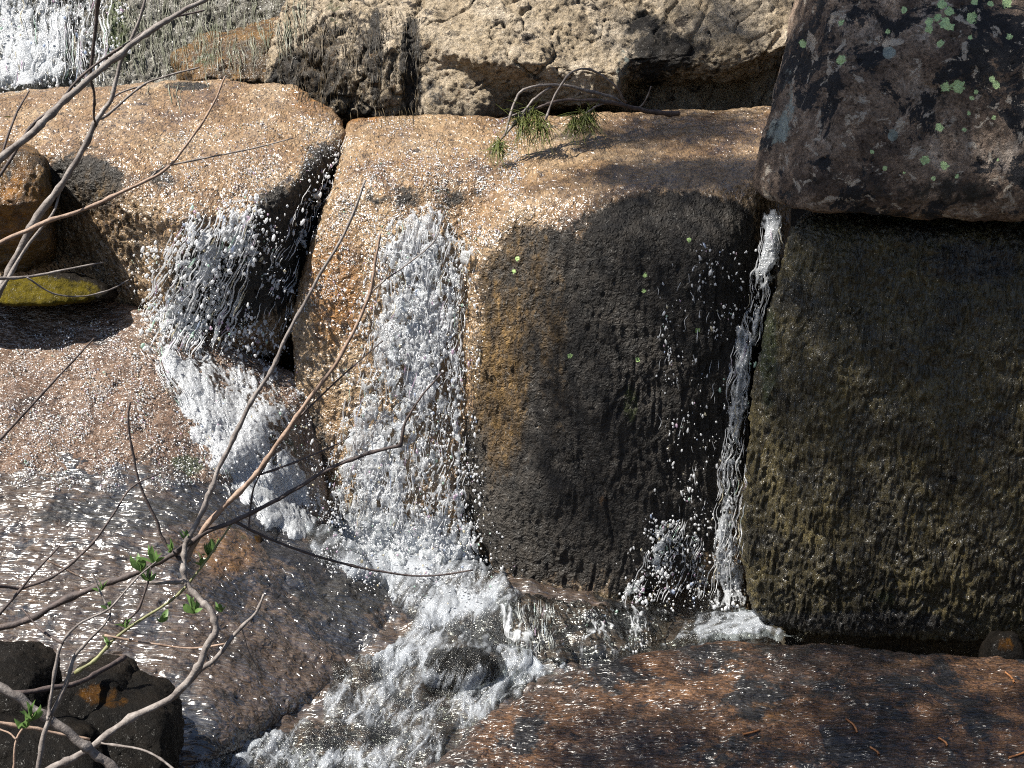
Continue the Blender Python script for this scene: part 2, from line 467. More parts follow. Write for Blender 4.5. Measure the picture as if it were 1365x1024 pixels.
def spline(p, n):
    p = np.asarray(p, float)
    q = np.vstack([2 * p[0] - p[1], p, 2 * p[-1] - p[-2]])
    o = []
    for k in range(len(p) - 1):
        a, b, c, d = q[k:k + 4]
        for t in np.arange(n) / n:
            o.append(0.5 * ((2 * b) + (c - a) * t + (2 * a - 5 * b + 4 * c - d) * t * t + (3 * b - a - 3 * c + d) * t ** 3))
    o.append(p[-1])
    return np.array(o)

def tube(path, rad, sides=8, knob=0.10, seed=0):
    n = len(path)
    tg = np.gradient(path, axis=0); tg /= np.linalg.norm(tg, axis=1)[:, None] + 1e-9
    ref = np.array([0.0, 1.0, 0.05])
    a = np.cross(tg, ref); a /= np.linalg.norm(a, axis=1)[:, None] + 1e-9
    b = np.cross(a, tg)
    th = np.linspace(0, 2 * np.pi, sides, endpoint=False)
    rr = rad * (1 + knob * perlin(np.stack([np.arange(n) * 0.55, np.zeros(n) + seed, np.zeros(n)], 1)) * 1.6)
    V = path[:, None, :] + rr[:, None, None] * (np.cos(th)[None, :, None] * a[:, None, :] + np.sin(th)[None, :, None] * b[:, None, :])
    V = V.reshape(-1, 3)
    F_ = []
    for k in range(n - 1):
        for j in range(sides):
            F_.append((k * sides + j, k * sides + (j + 1) % sides, (k + 1) * sides + (j + 1) % sides, (k + 1) * sides + j))
    base = len(V)
    V = np.vstack([V, path[0], path[-1]])
    for j in range(sides):
        F_.append((base, (j + 1) % sides, j, j))
        F_.append((base + 1, (n - 1) * sides + j, (n - 1) * sides + (j + 1) % sides, (n - 1) * sides + (j + 1) % sides))
    return V, F_

# ------------------------------------------------------------------ rocks
ROCKS = []                       # (verts, faces) for ray casts

def hull_into(bm, pts):
    vs_ = [bm.verts.new(p) for p in pts]
    r = bmesh.ops.convex_hull(bm, input=vs_)
    drop = [g for g in r['geom_interior'] + r['geom_unused'] if isinstance(g, bmesh.types.BMVert)]
    bmesh.ops.delete(bm, geom=list(set(drop)), context='VERTS')

def rock(name, hulls, mat, label, cat='boulder', group=None, vox=0.010, coarse=0.035, rnd=10, big=0.03, mid=0.012, fine=0.004, stretch=(1, 1, 1),
         blobs=(), lich=(), fn=None, parent=None, seed=0.0, final=3):
    bm = bmesh.new()
    for h in hulls:
        hull_into(bm, h)
    bmesh.ops.recalc_face_normals(bm, faces=bm.faces[:])
    me = bpy.data.meshes.new('tmp'); bm.to_mesh(me); bm.free()
    ob = bpy.data.objects.new('tmp', me); col.objects.link(ob)
    def rem(v, it):
        m = ob.modifiers.new('r', 'REMESH'); m.mode = 'VOXEL'; m.voxel_size = v
        if it:
            s = ob.modifiers.new('s', 'SMOOTH'); s.factor = 0.5; s.iterations = it
    rem(coarse, rnd)
    rem(vox, final)
    dg = bpy.context.evaluated_depsgraph_get()
    ev = ob.evaluated_get(dg)
    m2 = ev.to_mesh()
    nv = len(m2.vertices)
    co = np.empty(nv * 3, np.float32); m2.vertices.foreach_get('co', co); co = co.reshape(-1, 3).astype(float)
    no = np.empty(nv * 3, np.float32); m2.vertices.foreach_get('normal', no); no = no.reshape(-1, 3).astype(float)
    fc = np.empty(len(m2.loops), np.int32); m2.loops.foreach_get('vertex_index', fc)
    lt = np.empty(len(m2.polygons), np.int32); m2.polygons.foreach_get('loop_total', lt)
    assert (lt == 4).all()
    fc = fc.reshape(-1, 4)
    ev.to_mesh_clear()
    bpy.data.objects.remove(ob); bpy.data.meshes.remove(me)
    q = co * np.array(stretch) + seed
    d = big * fbm(q * 1.7, 3) + mid * (fbm(q * 7.0, 3) - 0.6 * (ridge(q * 4.5 + 9, 2) > 0.9)) + fine * fbm(q * 27.0, 3, 0.65)
    if fn is not None:
        d = d + fn(co, no)
    co = co + no * d[:, None]
    px, py = project(co)
    at = {k: np.zeros(nv) for k in ('stain_shade', 'rust', 'gold', 'moss', 'pale', 'wet', 'lichen')}
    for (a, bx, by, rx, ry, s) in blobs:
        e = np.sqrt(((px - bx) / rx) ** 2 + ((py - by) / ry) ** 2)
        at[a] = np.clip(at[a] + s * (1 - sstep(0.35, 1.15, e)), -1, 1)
    for (lx, ly, lr) in lich:
        at['lichen'] = np.maximum(at['lichen'], 1 - np.hypot(px - lx, py - ly) / (2 * lr))
    o = mk_mesh(name, co, fc, mat, parent, True, at)
    if parent is None:
        tag(o, label, cat, group)
    ROCKS.append((co, fc))
    return o

def pts(*a):
    return [tuple(P(*p)) for p in a]

def back(ps, dy, dz=0.0):
    """the same points pushed away from the camera, for the unseen rear of a block"""
    return [(p[0] * 1.0, p[1] + dy, p[2] + dz) for p in ps]

# -- middle block: channel shoulder (left) and the dark square front (right), one stone
A = pts((465, 152, 7.95), (660, 150, 7.9), (480, 178, 7.55), (455, 225, 7.15), (640, 235, 7.05), (520, 262, 6.98), (415, 330, 6.98), (520, 330, 6.86), (640, 330, 6.9),
        (385, 450, 6.86), (400, 600, 6.76), (430, 720, 6.66), (650, 740, 6.6), (620, 820, 6.5), (430, 800, 6.6))
A += pts((770, 152, 7.88), (760, 200, 7.4))
A += [(-1.0, 8.0, 0.0), (0.0, 8.0, 0.0)]
B = pts((690, 280, 6.72), (628, 345, 6.78), (622, 600, 6.60), (640, 720, 6.48), (668, 790, 6.34), (830, 806, 6.24), (990, 800, 6.42), (755, 262, 6.72), (880, 252, 6.68),
        (1010, 246, 6.78), (795, 318, 6.50), (960, 330, 6.48), (800, 520, 6.36), (1000, 520, 6.48), (640, 240, 7.05), (690, 152, 7.9), (1060, 135, 7.95), (700, 860, 6.3), (1000, 860, 6.4))
B += [(0.0, 8.0, 0.0), (1.6, 8.0, 0.0)]
def block_fn(co, no):
    q = co * np.array([32, 32, 6.5])
    wv = co * np.array([6, 6, 3.0])
    q = q + 1.2 * np.stack([perlin(wv), perlin(wv + 5), perlin(wv + 9)], 1)
    k = np.clip(1 - no[:, 2] * 1.4, 0, 1)
    return k * 0.009 * (1 - np.abs(perlin(q)) * 2.5)
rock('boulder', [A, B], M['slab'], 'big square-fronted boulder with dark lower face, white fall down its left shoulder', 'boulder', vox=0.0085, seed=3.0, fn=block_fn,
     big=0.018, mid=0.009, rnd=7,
     blobs=[('stain_shade', 850, 380, 230, 130, .75), ('stain_shade', 840, 600, 240, 270, 1.0), ('stain_shade', 700, 640, 120, 170, 1.0), ('stain_shade', 705, 420, 85, 150, .85), ('gold', 690, 420, 110, 230, .62), ('gold', 660, 560, 45, 190, .5), ('gold', 770, 640, 90, 150, .2), ('stain_shade', 930, 420, 170, 200, .7),
            ('stain_shade', 560, 262, 130, 24, .6), ('stain_shade', 450, 400, 75, 140, .42), ('rust', 440, 420, 60, 120, .3), ('stain_shade', 900, 290, 150, 40, .6), ('stain_shade', 700, 520, 60, 90, .5), ('rust', 450, 380, 60, 120, .5), ('rust', 470, 152, 70, 20, .8),  # dark blob along the upper lip paints a shade line
            ('stain_shade', 830, 225, 150, 45, .3), ('rust', 960, 160, 60, 20, .5), ('stain_shade', 900, 150, 110, 25, .4), ('moss', 840, 540, 16, 40, .6), ('stain_shade', 420, 600, 40, 120, .6), ('rust', 800, 690, 30, 60, .35)],
     lich=[(918, 320, 3), (860, 367, 3), (858, 388, 2.5), (690, 345, 3), (685, 362, 2.5), (760, 475, 3), (850, 480, 3), (930, 440, 3)])

# -- sloping slab, upper left
S = pts((-150, 128, 8.35), (120, 118, 8.35), (290, 102, 8.35), (390, 110, 8.25), (450, 148, 8.0), (462, 172, 7.7), (425, 215, 7.25), (385, 256, 6.98), (345, 285, 6.84),
        (236, 292, 6.76), (215, 245, 6.9), (130, 215, 7.05), (55, 172, 7.35), (-150, 150, 7.6), (235, 385, 6.9), (200, 380, 6.95), (110, 330, 7.12), (60, 260, 7.3),
        (330, 480, 6.95), (372, 470, 7.0), (395, 400, 7.1), (440, 300, 7.4), (240, 480, 7.0))
S += [(-3.0, 8.4, 0.6), (-1.1, 8.4, 0.6)]
def fissures(co, no):
    q = co * np.array([15, 15, 3.2])
    k = np.clip(1 - no[:, 2] * 1.6, 0, 1)
    return -0.028 * k * sstep(0.80, 0.97, ridge(q + 0.8 * perlin(co * 5)[:, None], 2)) + 0.008 * k * fbm(co * np.array([45, 45, 20]), 2)
rock('boulder', [S], M['slab'], 'broad orange granite slab sloping down above the left fall, brown at its left end', 'boulder', vox=0.0085, seed=11.0, big=0.018, mid=0.012, rnd=6, fn=fissures,
     blobs=[('gold', 130, 290, 110, 100, .6), ('stain_shade', 100, 235, 90, 50, .75), ('stain_shade', 140, 310, 120, 100, .5), ('rust', 110, 310, 50, 60, .45), ('rust', 185, 330, 40, 40, .3), ('stain_shade', 370, 330, 60, 120, 1.0), ('stain_shade', 285, 385, 80, 95, .95), ('stain_shade', 430, 250, 40, 90, 1.0),  # strongest dark blobs paint the cleft's shade behind the fall
            ('stain_shade', 220, 235, 40, 25, .5), ('stain_shade', 200, 130, 60, 12, .45), ('stain_shade', 250, 115, 50, 9, .8), ('rust', 420, 130, 60, 40, .6), ('stain_shade', 130, 190, 90, 18, .3)])

# -- upper pink slab and lower water-filmed slab, left
L1 = pts((-250, 385, 7.25), (0, 398, 7.1), (190, 398, 7.05), (300, 455, 6.95), (420, 505, 6.9), (-250, 500, 6.5), (0, 500, 6.5), (190, 485, 6.62), (300, 548, 6.55), (410, 610, 6.62),
         (-250, 625, 5.98), (0, 632, 5.98), (180, 640, 6.02), (275, 640, 6.12), (350, 690, 6.25), (440, 730, 6.45))
L1 += back(L1[-6:], 0.1, -0.5) + [(-3.5, 7.6, -0.2), (-0.9, 7.6, -0.2)]
rock('boulder', [L1], M['pink'], 'pink wet granite slab glittering with water, below the left fall', 'boulder', vox=0.0095, seed=23.0, big=0.03, mid=0.014,
     blobs=[('stain_shade', 120, 640, 200, 24, .45), ('stain_shade', 250, 560, 60, 50, .3), ('moss', 250, 620, 35, 22, .8), ('rust', 190, 600, 60, 40, .3), ('moss', 380, 600, 55, 60, .5), ('stain_shade', 180, 415, 80, 30, .35), ('stain_shade', 240, 500, 50, 60, .3), ('rust', 20, 560, 60, 60, .3)])
L2 = pts((-250, 628, 6.0), (0, 635, 6.02), (190, 648, 6.05), (300, 668, 6.15), (-250, 760, 5.48), (0, 760, 5.5), (250, 735, 5.72), (400, 745, 6.0), (450, 775, 6.05), (545, 826, 5.88),
         (520, 860, 5.70), (440, 905, 5.38), (-250, 900, 4.98), (0, 900, 5.0), (250, 900, 5.1), (400, 940, 5.15), (-250, 1040, 4.5), (100, 1040, 4.55), (280, 1010, 4.72))
L2 += pts((-250, 545, 6.36), (0, 552, 6.32), (190, 560, 6.36), (300, 610, 6.42), (420, 690, 6.5))
L2 += back(L2[14:19], 0.1, -0.5) + [(-3.5, 6.6, -0.2), (-0.4, 6.3, -0.2)]
rock('boulder', [L2], M['film'], 'low grey slab under a rippled film of running water, lower left', 'boulder', vox=0.0095, seed=31.0, big=0.03, mid=0.012,
     blobs=[('rust', 300, 735, 60, 45, .9), ('moss', 310, 720, 45, 30, .4), ('stain_shade', 450, 800, 110, 60, .6), ('stain_shade', 170, 685, 190, 32, .8), ('stain_shade', 60, 860, 120, 40, .4), ('stain_shade', 480, 790, 60, 30, .4), ('rust', 350, 900, 90, 60, .35), ('rust', 60, 790, 70, 40, .4),
            ('stain_shade', 260, 960, 80, 60, .5)])
# -- dome, lower right
D = pts((560, 1040, 4.68), (640, 945, 5.12), (740, 895, 5.38), (860, 862, 5.48), (960, 850, 5.52), (1080, 852, 5.52), (1250, 868, 5.45), (1500, 885, 5.4), (1000, 930, 5.05), (800, 950, 5.0),
        (1300, 950, 4.9), (1500, 1060, 4.4), (1000, 1060, 4.5), (700, 1060, 4.55))
D += [(p[0], p[1], p[2] - 0.7) for p in D]
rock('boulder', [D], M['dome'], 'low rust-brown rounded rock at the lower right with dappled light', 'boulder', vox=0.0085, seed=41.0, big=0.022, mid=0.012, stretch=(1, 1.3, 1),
     blobs=[('stain_shade', 1000, 870, 160, 22, .55), ('stain_shade', 1160, 930, 150, 40, .5), ('stain_shade', 1000, 1000, 200, 35, .55), ('stain_shade', 700, 990, 70, 25, .3), ('rust', 1000, 950, 260, 26, .5), ('rust', 780, 915, 120, 30, .4),  # dark and rusty bands paint pine shade and streaks of sun
            ('rust', 1200, 885, 120, 10, .5), ('stain_shade', 1290, 990, 110, 40, .4)])  # rusty band paints a streak of sun, dark blob pine shade
# -- right wall and the boulder that rests on it
Wl = pts((1058, 300, 6.12), (1200, 306, 6.0), (1500, 330, 5.95), (1016, 430, 6.06), (992, 600, 5.98), (984, 740, 5.94), (998, 815, 5.92), (1080, 838, 5.84), (1500, 842, 5.72), (1100, 560, 5.86), (1500, 560, 5.76),
         (1100, 760, 5.80), (1500, 760, 5.70), (1110, 330, 6.0))
Wl += [(1.5, 5.95, -0.1), (3.2, 5.85, -0.1)] + [(1.55, 7.4, -0.1), (1.65, 7.4, 1.9), (3.4, 7.4, 1.9), (3.4, 7.4, -0.1)]
def wall_fn(co, no):
    q = co * np.array([50, 50, 11.0])
    wv = co * np.array([9, 9, 6.0])
    q = q + 1.1 * np.stack([perlin(wv), perlin(wv + 5), perlin(wv + 9)], 1)
    return 0.011 * (np.abs(perlin(q)) * 2.2 - 0.5) + 0.006 * perlin(co * np.array([50, 50, 30.]))
rock('boulder', [Wl], M['wall'], 'tall dark olive rock wall with dripping knobbly face, right of the thin fall', 'boulder', vox=0.0072, seed=53.0, fn=wall_fn, big=0.02, mid=0.01, rnd=9,
     blobs=[('moss', 1025, 480, 22, 110, .75), ('moss', 1120, 680, 40, 50, .4), ('moss', 1180, 800, 22, 25, .6), ('stain_shade', 1290, 350, 100, 45, .8), ('stain_shade', 1120, 460, 40, 60, .4), ('moss', 1340, 680, 40, 90, .4),  # upper-right dark blob paints the boulder's shade over seeping rock
            ('rust', 1135, 430, 18, 40, .4), ('wet', 1090, 340, 60, 60, .8), ('stain_shade', 1150, 830, 200, 25, .8)])  # dark strip along the base paints shade in the undercut
U = pts((1003, 255, 6.30), (1060, 288, 5.92), (1200, 288, 5.84), (1500, 305, 5.74), (1003, 225, 6.28), (1026, 120, 6.42), (1078, -60, 6.8), (1085, 255, 5.86), (1250, 262, 5.76), (1500, 270, 5.66),
        (1120, 100, 5.95), (1110, -60, 6.3), (1500, 60, 5.82), (1300, 60, 5.86), (1250, -160, 6.4), (1500, -160, 6.3))
U += [(1.6, 7.6, 2.06), (3.4, 7.6, 2.0), (3.4, 7.6, 3.6), (2.1, 7.6, 3.6)]
LZ = [(615, 35), (700, 75), (700, 100), (745, 15), (770, 40), (755, 80), (775, 92), (730, 60), (740, 150), (845, 60), (855, 8), (910, 15), (965, 10), (840, 128), (975, 125), (400, 205), (270, 150),
      (755, 298), (800, 295), (915, 270), (930, 290), (845, 335), (835, 388), (920, 402), (735, 435), (820, 442), (685, 548), (753, 565), (715, 608), (795, 602), (550, 575), (505, 518), (400, 78), (860, 315),
      (560, 108), (935, 545), (615, 590)]
LR = [4, 5, 5, 6, 6, 7, 5, 5, 5, 7, 4, 4, 6, 3, 4, 6, 5, 6, 8, 4, 5, 3, 3, 3, 5, 3, 6, 5, 3, 3, 3, 3, 4, 3, 3, 2, 2]
rock('boulder', [U], M['boulder'], 'large brown boulder spotted with bright green lichen resting on the dark wall', 'boulder', vox=0.0085, seed=61.0, big=0.02, mid=0.011, rnd=9,
     blobs=[('stain_shade', 1270, 160, 120, 150, .42), ('stain_shade', 1200, 260, 250, 25, .4), ('pale', 1050, 130, 14, 80, .45), ('pale', 1035, 175, 18, 30, .6), ('stain_shade', 1150, 30, 60, 50, .4), ('pale', 1185, 70, 12, 10, .9), ('pale', 1190, 180, 10, 12, .8),
            ('rust', 1100, 110, 50, 80, .2)],
     lich=[(965 + x / 2.56, y / 2.56, r * 0.95) for (x, y), r in zip(LZ, LR)])

# -- rocks behind
G = pts((565, 150, 8.05), (620, 155, 8.0), (640, 95, 8.02), (700, 100, 8.0), (720, 140, 8.02), (560, 60, 8.2), (600, -80, 8.9), (830, 140, 8.1), (810, -80, 8.9), (820, 60, 8.2))
G += [(-0.6, 9.8, 1.9), (0.7, 9.8, 1.9), (-0.3, 9.8, 3.9), (0.7, 9.8, 3.9)]
G2 = pts((800, 80, 8.15), (1000, 88, 8.1), (1060, 60, 8.1), (800, -80, 8.9), (1060, -80, 8.8), (830, 112, 8.25), (1010, 100, 8.3))
G2 += [(0.6, 9.8, 2.3), (2.0, 9.8, 2.3), (0.6, 9.8, 3.9), (2.0, 9.8, 3.9)]
G3 = pts((830, 60, 8.6), (1100, 60, 8.6), (830, 170, 8.5), (1100, 170, 8.5)) + [(0.5, 9.6, 1.8), (2.4, 9.6, 1.8), (0.5, 9.6, 2.8), (2.4, 9.6, 2.8)]
G4 = pts((575, 60, 8.25), (640, 60, 8.2), (575, 155, 8.02), (640, 155, 8.02), (700, 90, 8.35), (700, 155, 8.3)) + [(-0.5, 9.4, 1.9), (0.4, 9.4, 1.9), (-0.5, 9.4, 2.8), (0.4, 9.4, 2.8)]
Gm = pts((565, 60, 8.15), (650, 80, 8.0), (720, 85, 8.0), (830, 100, 8.05), (720, 145, 8.1), (830, 145, 8.1), (560, -80, 8.9), (830, -80, 8.9)) + [(-0.5, 9.8, 2.0), (0.7, 9.8, 2.0), (-0.5, 9.8, 3.9), (0.7, 9.8, 3.9)]
F = pts((355, 112, 8.35), (440, 146, 8.2), (560, 152, 8.08), (600, 152, 8.06), (365, 60, 8.45), (440, 70, 8.28), (590, 60, 8.18), (430, -80, 9.0), (600, -80, 8.85), (380, 10, 8.8))
F += [(-1.6, 9.8, 1.9), (-0.3, 9.8, 1.9), (-1.2, 9.8, 3.8), (-0.3, 9.8, 3.8)]
F2 = pts((440, 60, 8.28), (540, 40, 8.2), (430, 148, 8.2), (520, 150, 8.05), (470, 100, 8.08), (540, 100, 8.06)) + [(-0.9, 9.4, 1.9), (-0.4, 9.4, 1.9), (-0.9, 9.4, 2.6), (-0.4, 9.4, 2.6)]
def back_fn(co, no):
    px, py = project(co)
    k = 1 - sstep(500, 620, px)
    q = co * np.array([15, 15, 2.6])
    wv = 0.8 * perlin(co * 5)[:, None]
    return -(0.004 + 0.032 * k) * sstep(0.80, 0.97, ridge(q + wv, 2)) + 0.012 * fbm(co * 22, 3, 0.6) - 0.03 * sstep(0.88, 0.97, ridge(co * np.array([2.2, 2.2, 1.1]) + wv * 0.6 + 4, 1))
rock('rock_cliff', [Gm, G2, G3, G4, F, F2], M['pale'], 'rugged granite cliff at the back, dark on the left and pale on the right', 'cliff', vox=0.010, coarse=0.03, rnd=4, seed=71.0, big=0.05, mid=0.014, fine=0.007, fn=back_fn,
     blobs=[('stain_shade', 870, 70, 60, 70, .75), ('stain_shade', 950, 75, 60, 40, .5), ('rust', 620, 125, 60, 35, .35), ('stain_shade', 600, 130, 50, 30, .45), ('stain_shade', 660, 80, 40, 18, .4), ('pale', 830, 90, 14, 50, .5), ('stain_shade', 830, 20, 60, 30, .3),  # right-hand dark blobs paint tree shade into the rock colour
            ('stain_shade', 575, 60, 20, 110, .35), ('stain_shade', 450, 90, 130, 120, .66), ('gold', 440, 90, 110, 100, .5), ('gold', 640, 125, 90, 40, .4), ('moss', 450, 15, 25, 35, .6), ('moss', 420, 60, 12, 30, .35), ('stain_shade', 548, 90, 16, 90, .9), ('stain_shade', 500, 60, 10, 90, .4), ('rust', 470, 80, 60, 60, .38), ('rust', 520, 125, 50, 30, .4),
            ('pale', 440, 95, 10, 40, .3), ('stain_shade', 400, 110, 60, 40, .5)])
H = pts((262, 108, 8.6), (280, 85, 8.65), (370, 50, 8.7), (390, 40, 8.7), (390, 115, 8.5), (330, 112, 8.5)) + [(-2.3, 9.6, 1.9), (-1.3, 9.6, 1.9), (-2.3, 9.6, 2.45), (-1.3, 9.6, 2.7)]
rock('boulder', [H], M['brown'], 'low brown ledge rising to the right at the foot of the mossy cliff', 'ledge', vox=0.011, rnd=4, seed=91.0, big=0.02, mid=0.022, fine=0.008,
     fn=fissures, blobs=[('stain_shade', 320, 80, 90, 50, .6), ('moss', 280, 80, 30, 16, .5), ('gold', 330, 80, 100, 60, .6)])
K = pts((-400, -120, 10.2), (-400, 150, 9.4), (100, 150, 9.35), (130, 60, 9.5), (130, -120, 10.3), (180, 130, 9.10), (300, 130, 9.10), (300, 40, 9.45), (420, 60, 9.3), (420, -120, 10.2), (200, -120, 10.2))
K += [(-6, 12, 1.5), (-0.9, 12, 1.5), (-6, 12, 4.2), (-0.9, 12, 4.2)]
rock('cliff', [K], M['cliff'], 'mossy grey cliff with hanging wet streaks behind the upper fall', 'cliff', vox=0.014, coarse=0.05, rnd=4, seed=97.0, big=0.04, mid=0.03, fine=0.010, stretch=(2.2, 2.2, 0.5),
     blobs=[('moss', 155, 40, 25, 70, .7), ('moss', 285, 60, 25, 40, .6), ('moss', 200, 80, 60, 40, .25), ('stain_shade', 390, 20, 40, 25, .7), ('stain_shade', 150, 10, 40, 20, .3)])
# -- left edge: brown rounded boulder, mossy stone, cleft stones
E1 = pts((-90, 200, 6.95), (30, 198, 6.95), (62, 215, 6.92), (72, 270, 6.88), (66, 340, 6.9), (-90, 360, 6.85), (30, 365, 6.88), (-90, 270, 6.75), (20, 270, 6.78), (-90, 188, 7.2), (45, 190, 7.25))
E1 += [(-3.3, 7.7, 1.4), (-2.5, 7.7, 1.4), (-3.3, 7.7, 2.0), (-2.5, 7.7, 2.0)]
rock('boulder', [E1], M['brown'], 'rounded golden brown boulder at the left edge with flat pale top', 'boulder', vox=0.0095, seed=101.0, big=0.02, mid=0.014, fine=0.006,
     blobs=[('rust', 30, 280, 60, 90, .7), ('stain_shade', 20, 330, 60, 40, .4)])
E2 = pts((-60, 385, 6.75), (20, 368, 6.8), (90, 360, 6.85), (140, 378, 6.85), (148, 400, 6.8), (-60, 410, 6.65), (60, 408, 6.66)) + back(pts((-60, 410, 6.65), (140, 400, 6.8)), 0.5, -0.1)
rock('stone', [E2], M['stone'], 'low yellow-green mossy stone in the hollow under the orange slab', 'stone', vox=0.008, rnd=4, seed=107.0, big=0.01, mid=0.008,
     blobs=[('moss', 50, 390, 110, 30, 1.0), ('stain_shade', 100, 385, 20, 12, .3)])
E3 = pts((-80, 155, 7.6), (10, 150, 7.6), (50, 160, 7.6), (20, 190, 7.4), (-80, 190, 7.4)) + [(-3.4, 8.2, 1.8), (-2.4, 8.2, 1.8)]
rock('stone', [E3], M['stone'], 'small greenish stone wedged above the golden boulder at the left edge', 'stone', vox=0.009, rnd=3, seed=109.0, big=0.01, mid=0.01, blobs=[('moss', 20, 170, 40, 20, .8)])
# -- stones in the stream and at the bank
def stone(ps, label, seed, blobs=(), mat='stone', dz=-0.25, dy=0.35, **kw):
    a = pts(*ps)
    return rock('stone', [a + back(a, dy, dz * 0.3) + back(a, 0.05, dz)], M[mat], label, 'stone', None, 0.008, 0.025, kw.get('rnd', 4), 0.012, 0.01, 0.004, seed=seed, blobs=blobs)
stone([(800, 815, 6.15), (900, 818, 6.1), (870, 850, 5.85), (790, 870, 5.75), (730, 820, 6.1), (735, 880, 5.72), (700, 800, 6.2), (690, 870, 5.75)], 'dark green stone under the small clear cascade', 113.0,
      [('moss', 760, 840, 60, 40, .5)])
stone([(580, 868, 5.5), (640, 862, 5.55), (665, 885, 5.4), (620, 902, 5.3), (570, 892, 5.35)], 'flat dark stone breaking the foaming stream', 127.0, dy=0.15)
stone([(1322, 862, 5.45), (1335, 843, 5.5), (1362, 846, 5.5), (1370, 880, 5.4), (1322, 880, 5.4)], 'small brown stone at the foot of the olive wall', 131.0, [('rust', 1340, 860, 20, 20, .5)], dy=0.15)
stone([(110, 960, 4.32), (150, 935, 4.4), (205, 945, 4.42), (220, 990, 4.3), (215, 1030, 4.2), (110, 1030, 4.15)], 'black wet stone under the grey shrub stem', 137.0, [('stain_shade', 170, 980, 80, 60, .9), ('rust', 150, 935, 30, 14, .6)])
stone([(60, 925, 4.42), (100, 905, 4.5), (150, 910, 4.5), (165, 950, 4.4), (60, 970, 4.3)], 'brown stone behind the black one on the near bank', 139.0, [('rust', 130, 925, 40, 22, .7), ('stain_shade', 90, 950, 30, 30, .5)])
stone([(-60, 890, 4.4), (5, 885, 4.42), (42, 905, 4.4), (48, 950, 4.3), (-60, 960, 4.2)], 'black stone at the left edge of the near bank', 149.0, [('stain_shade', 10, 920, 80, 60, .9)])
stone([(-60, 985, 4.05), (40, 975, 4.15), (105, 985, 4.15), (120, 1040, 4.0), (-60, 1050, 3.9)], 'dark stone at the bottom left corner beneath the twigs', 151.0, [('stain_shade', 30, 1010, 90, 60, .9)])
stone([(232, 745, 5.78), (262, 712, 5.92), (310, 698, 6.0), (352, 706, 6.02), (345, 740, 5.86), (280, 772, 5.68)], 'golden brown mossy hump between the wet slabs', 157.0, [('rust', 300, 735, 80, 50, .9), ('moss', 320, 715, 50, 20, .5)])

bed = pts((380, 700, 6.55), (660, 745, 6.5), (700, 800, 6.25), (900, 800, 6.45), (1060, 846, 5.9), (900, 850, 5.75), (700, 905, 5.45), (600, 985, 5.0), (560, 1060, 4.6), (200, 1060, 4.55), (330, 980, 4.95), (440, 900, 5.4), (560, 830, 5.9), (450, 770, 6.15), (560, 770, 6.2), (640, 900, 5.45), (480, 1000, 4.85))
bed = [(p[0], p[1], p[2] - 0.05) for p in bed]
bed += [(p[0], p[1], p[2] - 0.35) for p in bed]
o = rock('streambed', [bed], M['film'], 'stony stream bed under the foam', 'stream bed', seed=163.0, big=0.03, mid=0.03, vox=0.012, blobs=[('rust', 450, 985, 130, 40, .5)])
del o['category']; o['kind'] = 'structure'
# -- ground (bed, banks and hillside) as one sheet
xs = np.concatenate([np.linspace(-120, -5, 24)[:-1], np.linspace(-5, 5, 90), np.linspace(5, 120, 24)[1:]])
ys = np.concatenate([np.linspace(-100, -2, 20)[:-1], np.linspace(-2, 12, 120), np.linspace(12, 160, 24)[1:]])
X, Y_ = np.meshgrid(xs, ys)
x, y = X.ravel(), Y_.ravel()
z = -0.12 + 1.7 * (1 - sstep(0.2, 3.9, y)) + 2.2 * sstep(7.2, 9.5, y) + np.clip(y - 9.5, 0, 999) * 0.35
z = z + 0.5 * sstep(2.2, 5, np.abs(x)) * sstep(2, 5, np.abs(x)) + 0.06 * fbm(np.stack([x, y, y * 0], 1) * 1.3, 3)
nx, ny = len(xs), len(ys)
i = np.arange(nx * ny).reshape(ny, nx)
gf = np.stack([i[:-1, :-1], i[:-1, 1:], i[1:, 1:], i[1:, :-1]], -1).reshape(-1, 4)
ground = tag(mk_mesh('ground', np.stack([x, y, z], 1), gf, M['soil'], center=False), kind='structure')
ground['label'] = 'dark stony stream bed and forest floor'

# ------------------------------------------------------------------ water
# still water in the low places
wxs = np.linspace(-1.4, 3.0, 150); wys = np.linspace(3.9, 6.9, 110)
WX, WY = np.meshgrid(wxs, wys); wx, wy = WX.ravel(), WY.ravel()
zz = 0.075 + 0.03 * (wy - 5.4) + 0.006 * fbm(np.stack([wx * 6, wy * 9, wx * 0], 1), 3)
nx, ny = len(wxs), len(wys)
i = np.arange(nx * ny).reshape(ny, nx)
wf = np.stack([i[:-1, :-1], i[:-1, 1:], i[1:, 1:], i[1:, :-1]], -1).reshape(-1, 4)
tag(mk_mesh('water', np.stack([wx, wy, zz], 1), wf, M['clear'], center=False, attrs={'dens': np.zeros(len(wx))}), 'dark still water between the rocks', kind='structure')

allv = []; allf = []; off = 0
for c_, f_ in ROCKS:
    allv.append(c_); allf.append(f_ + off); off += len(c_)
allv.append(np.stack([x, y, z], 1)); allf.append(gf + off); off += len(x)
allv.append(np.stack([wx, wy, zz], 1)); allf.append(wf + off)
BV = BVHTree.FromPolygons(np.concatenate(allv).tolist(), np.concatenate(allf).tolist())
del allv, allf

def cast(px, py):
    """surface points (and normals) that the rocks show at these photo pixels"""
    d = ray(px, py)
    o = np.empty((len(d), 3)); nn = np.empty((len(d), 3))
    for k in range(len(d)):
        h = BV.ray_cast(CAM, Vector(d[k]))
        if h[0] is None:
            o[k] = np.array(CAM) + d[k] * 9; nn[k] = (0, -1, 0)
        else:
            o[k] = h[0]; nn[k] = h[1]
    return o, nn

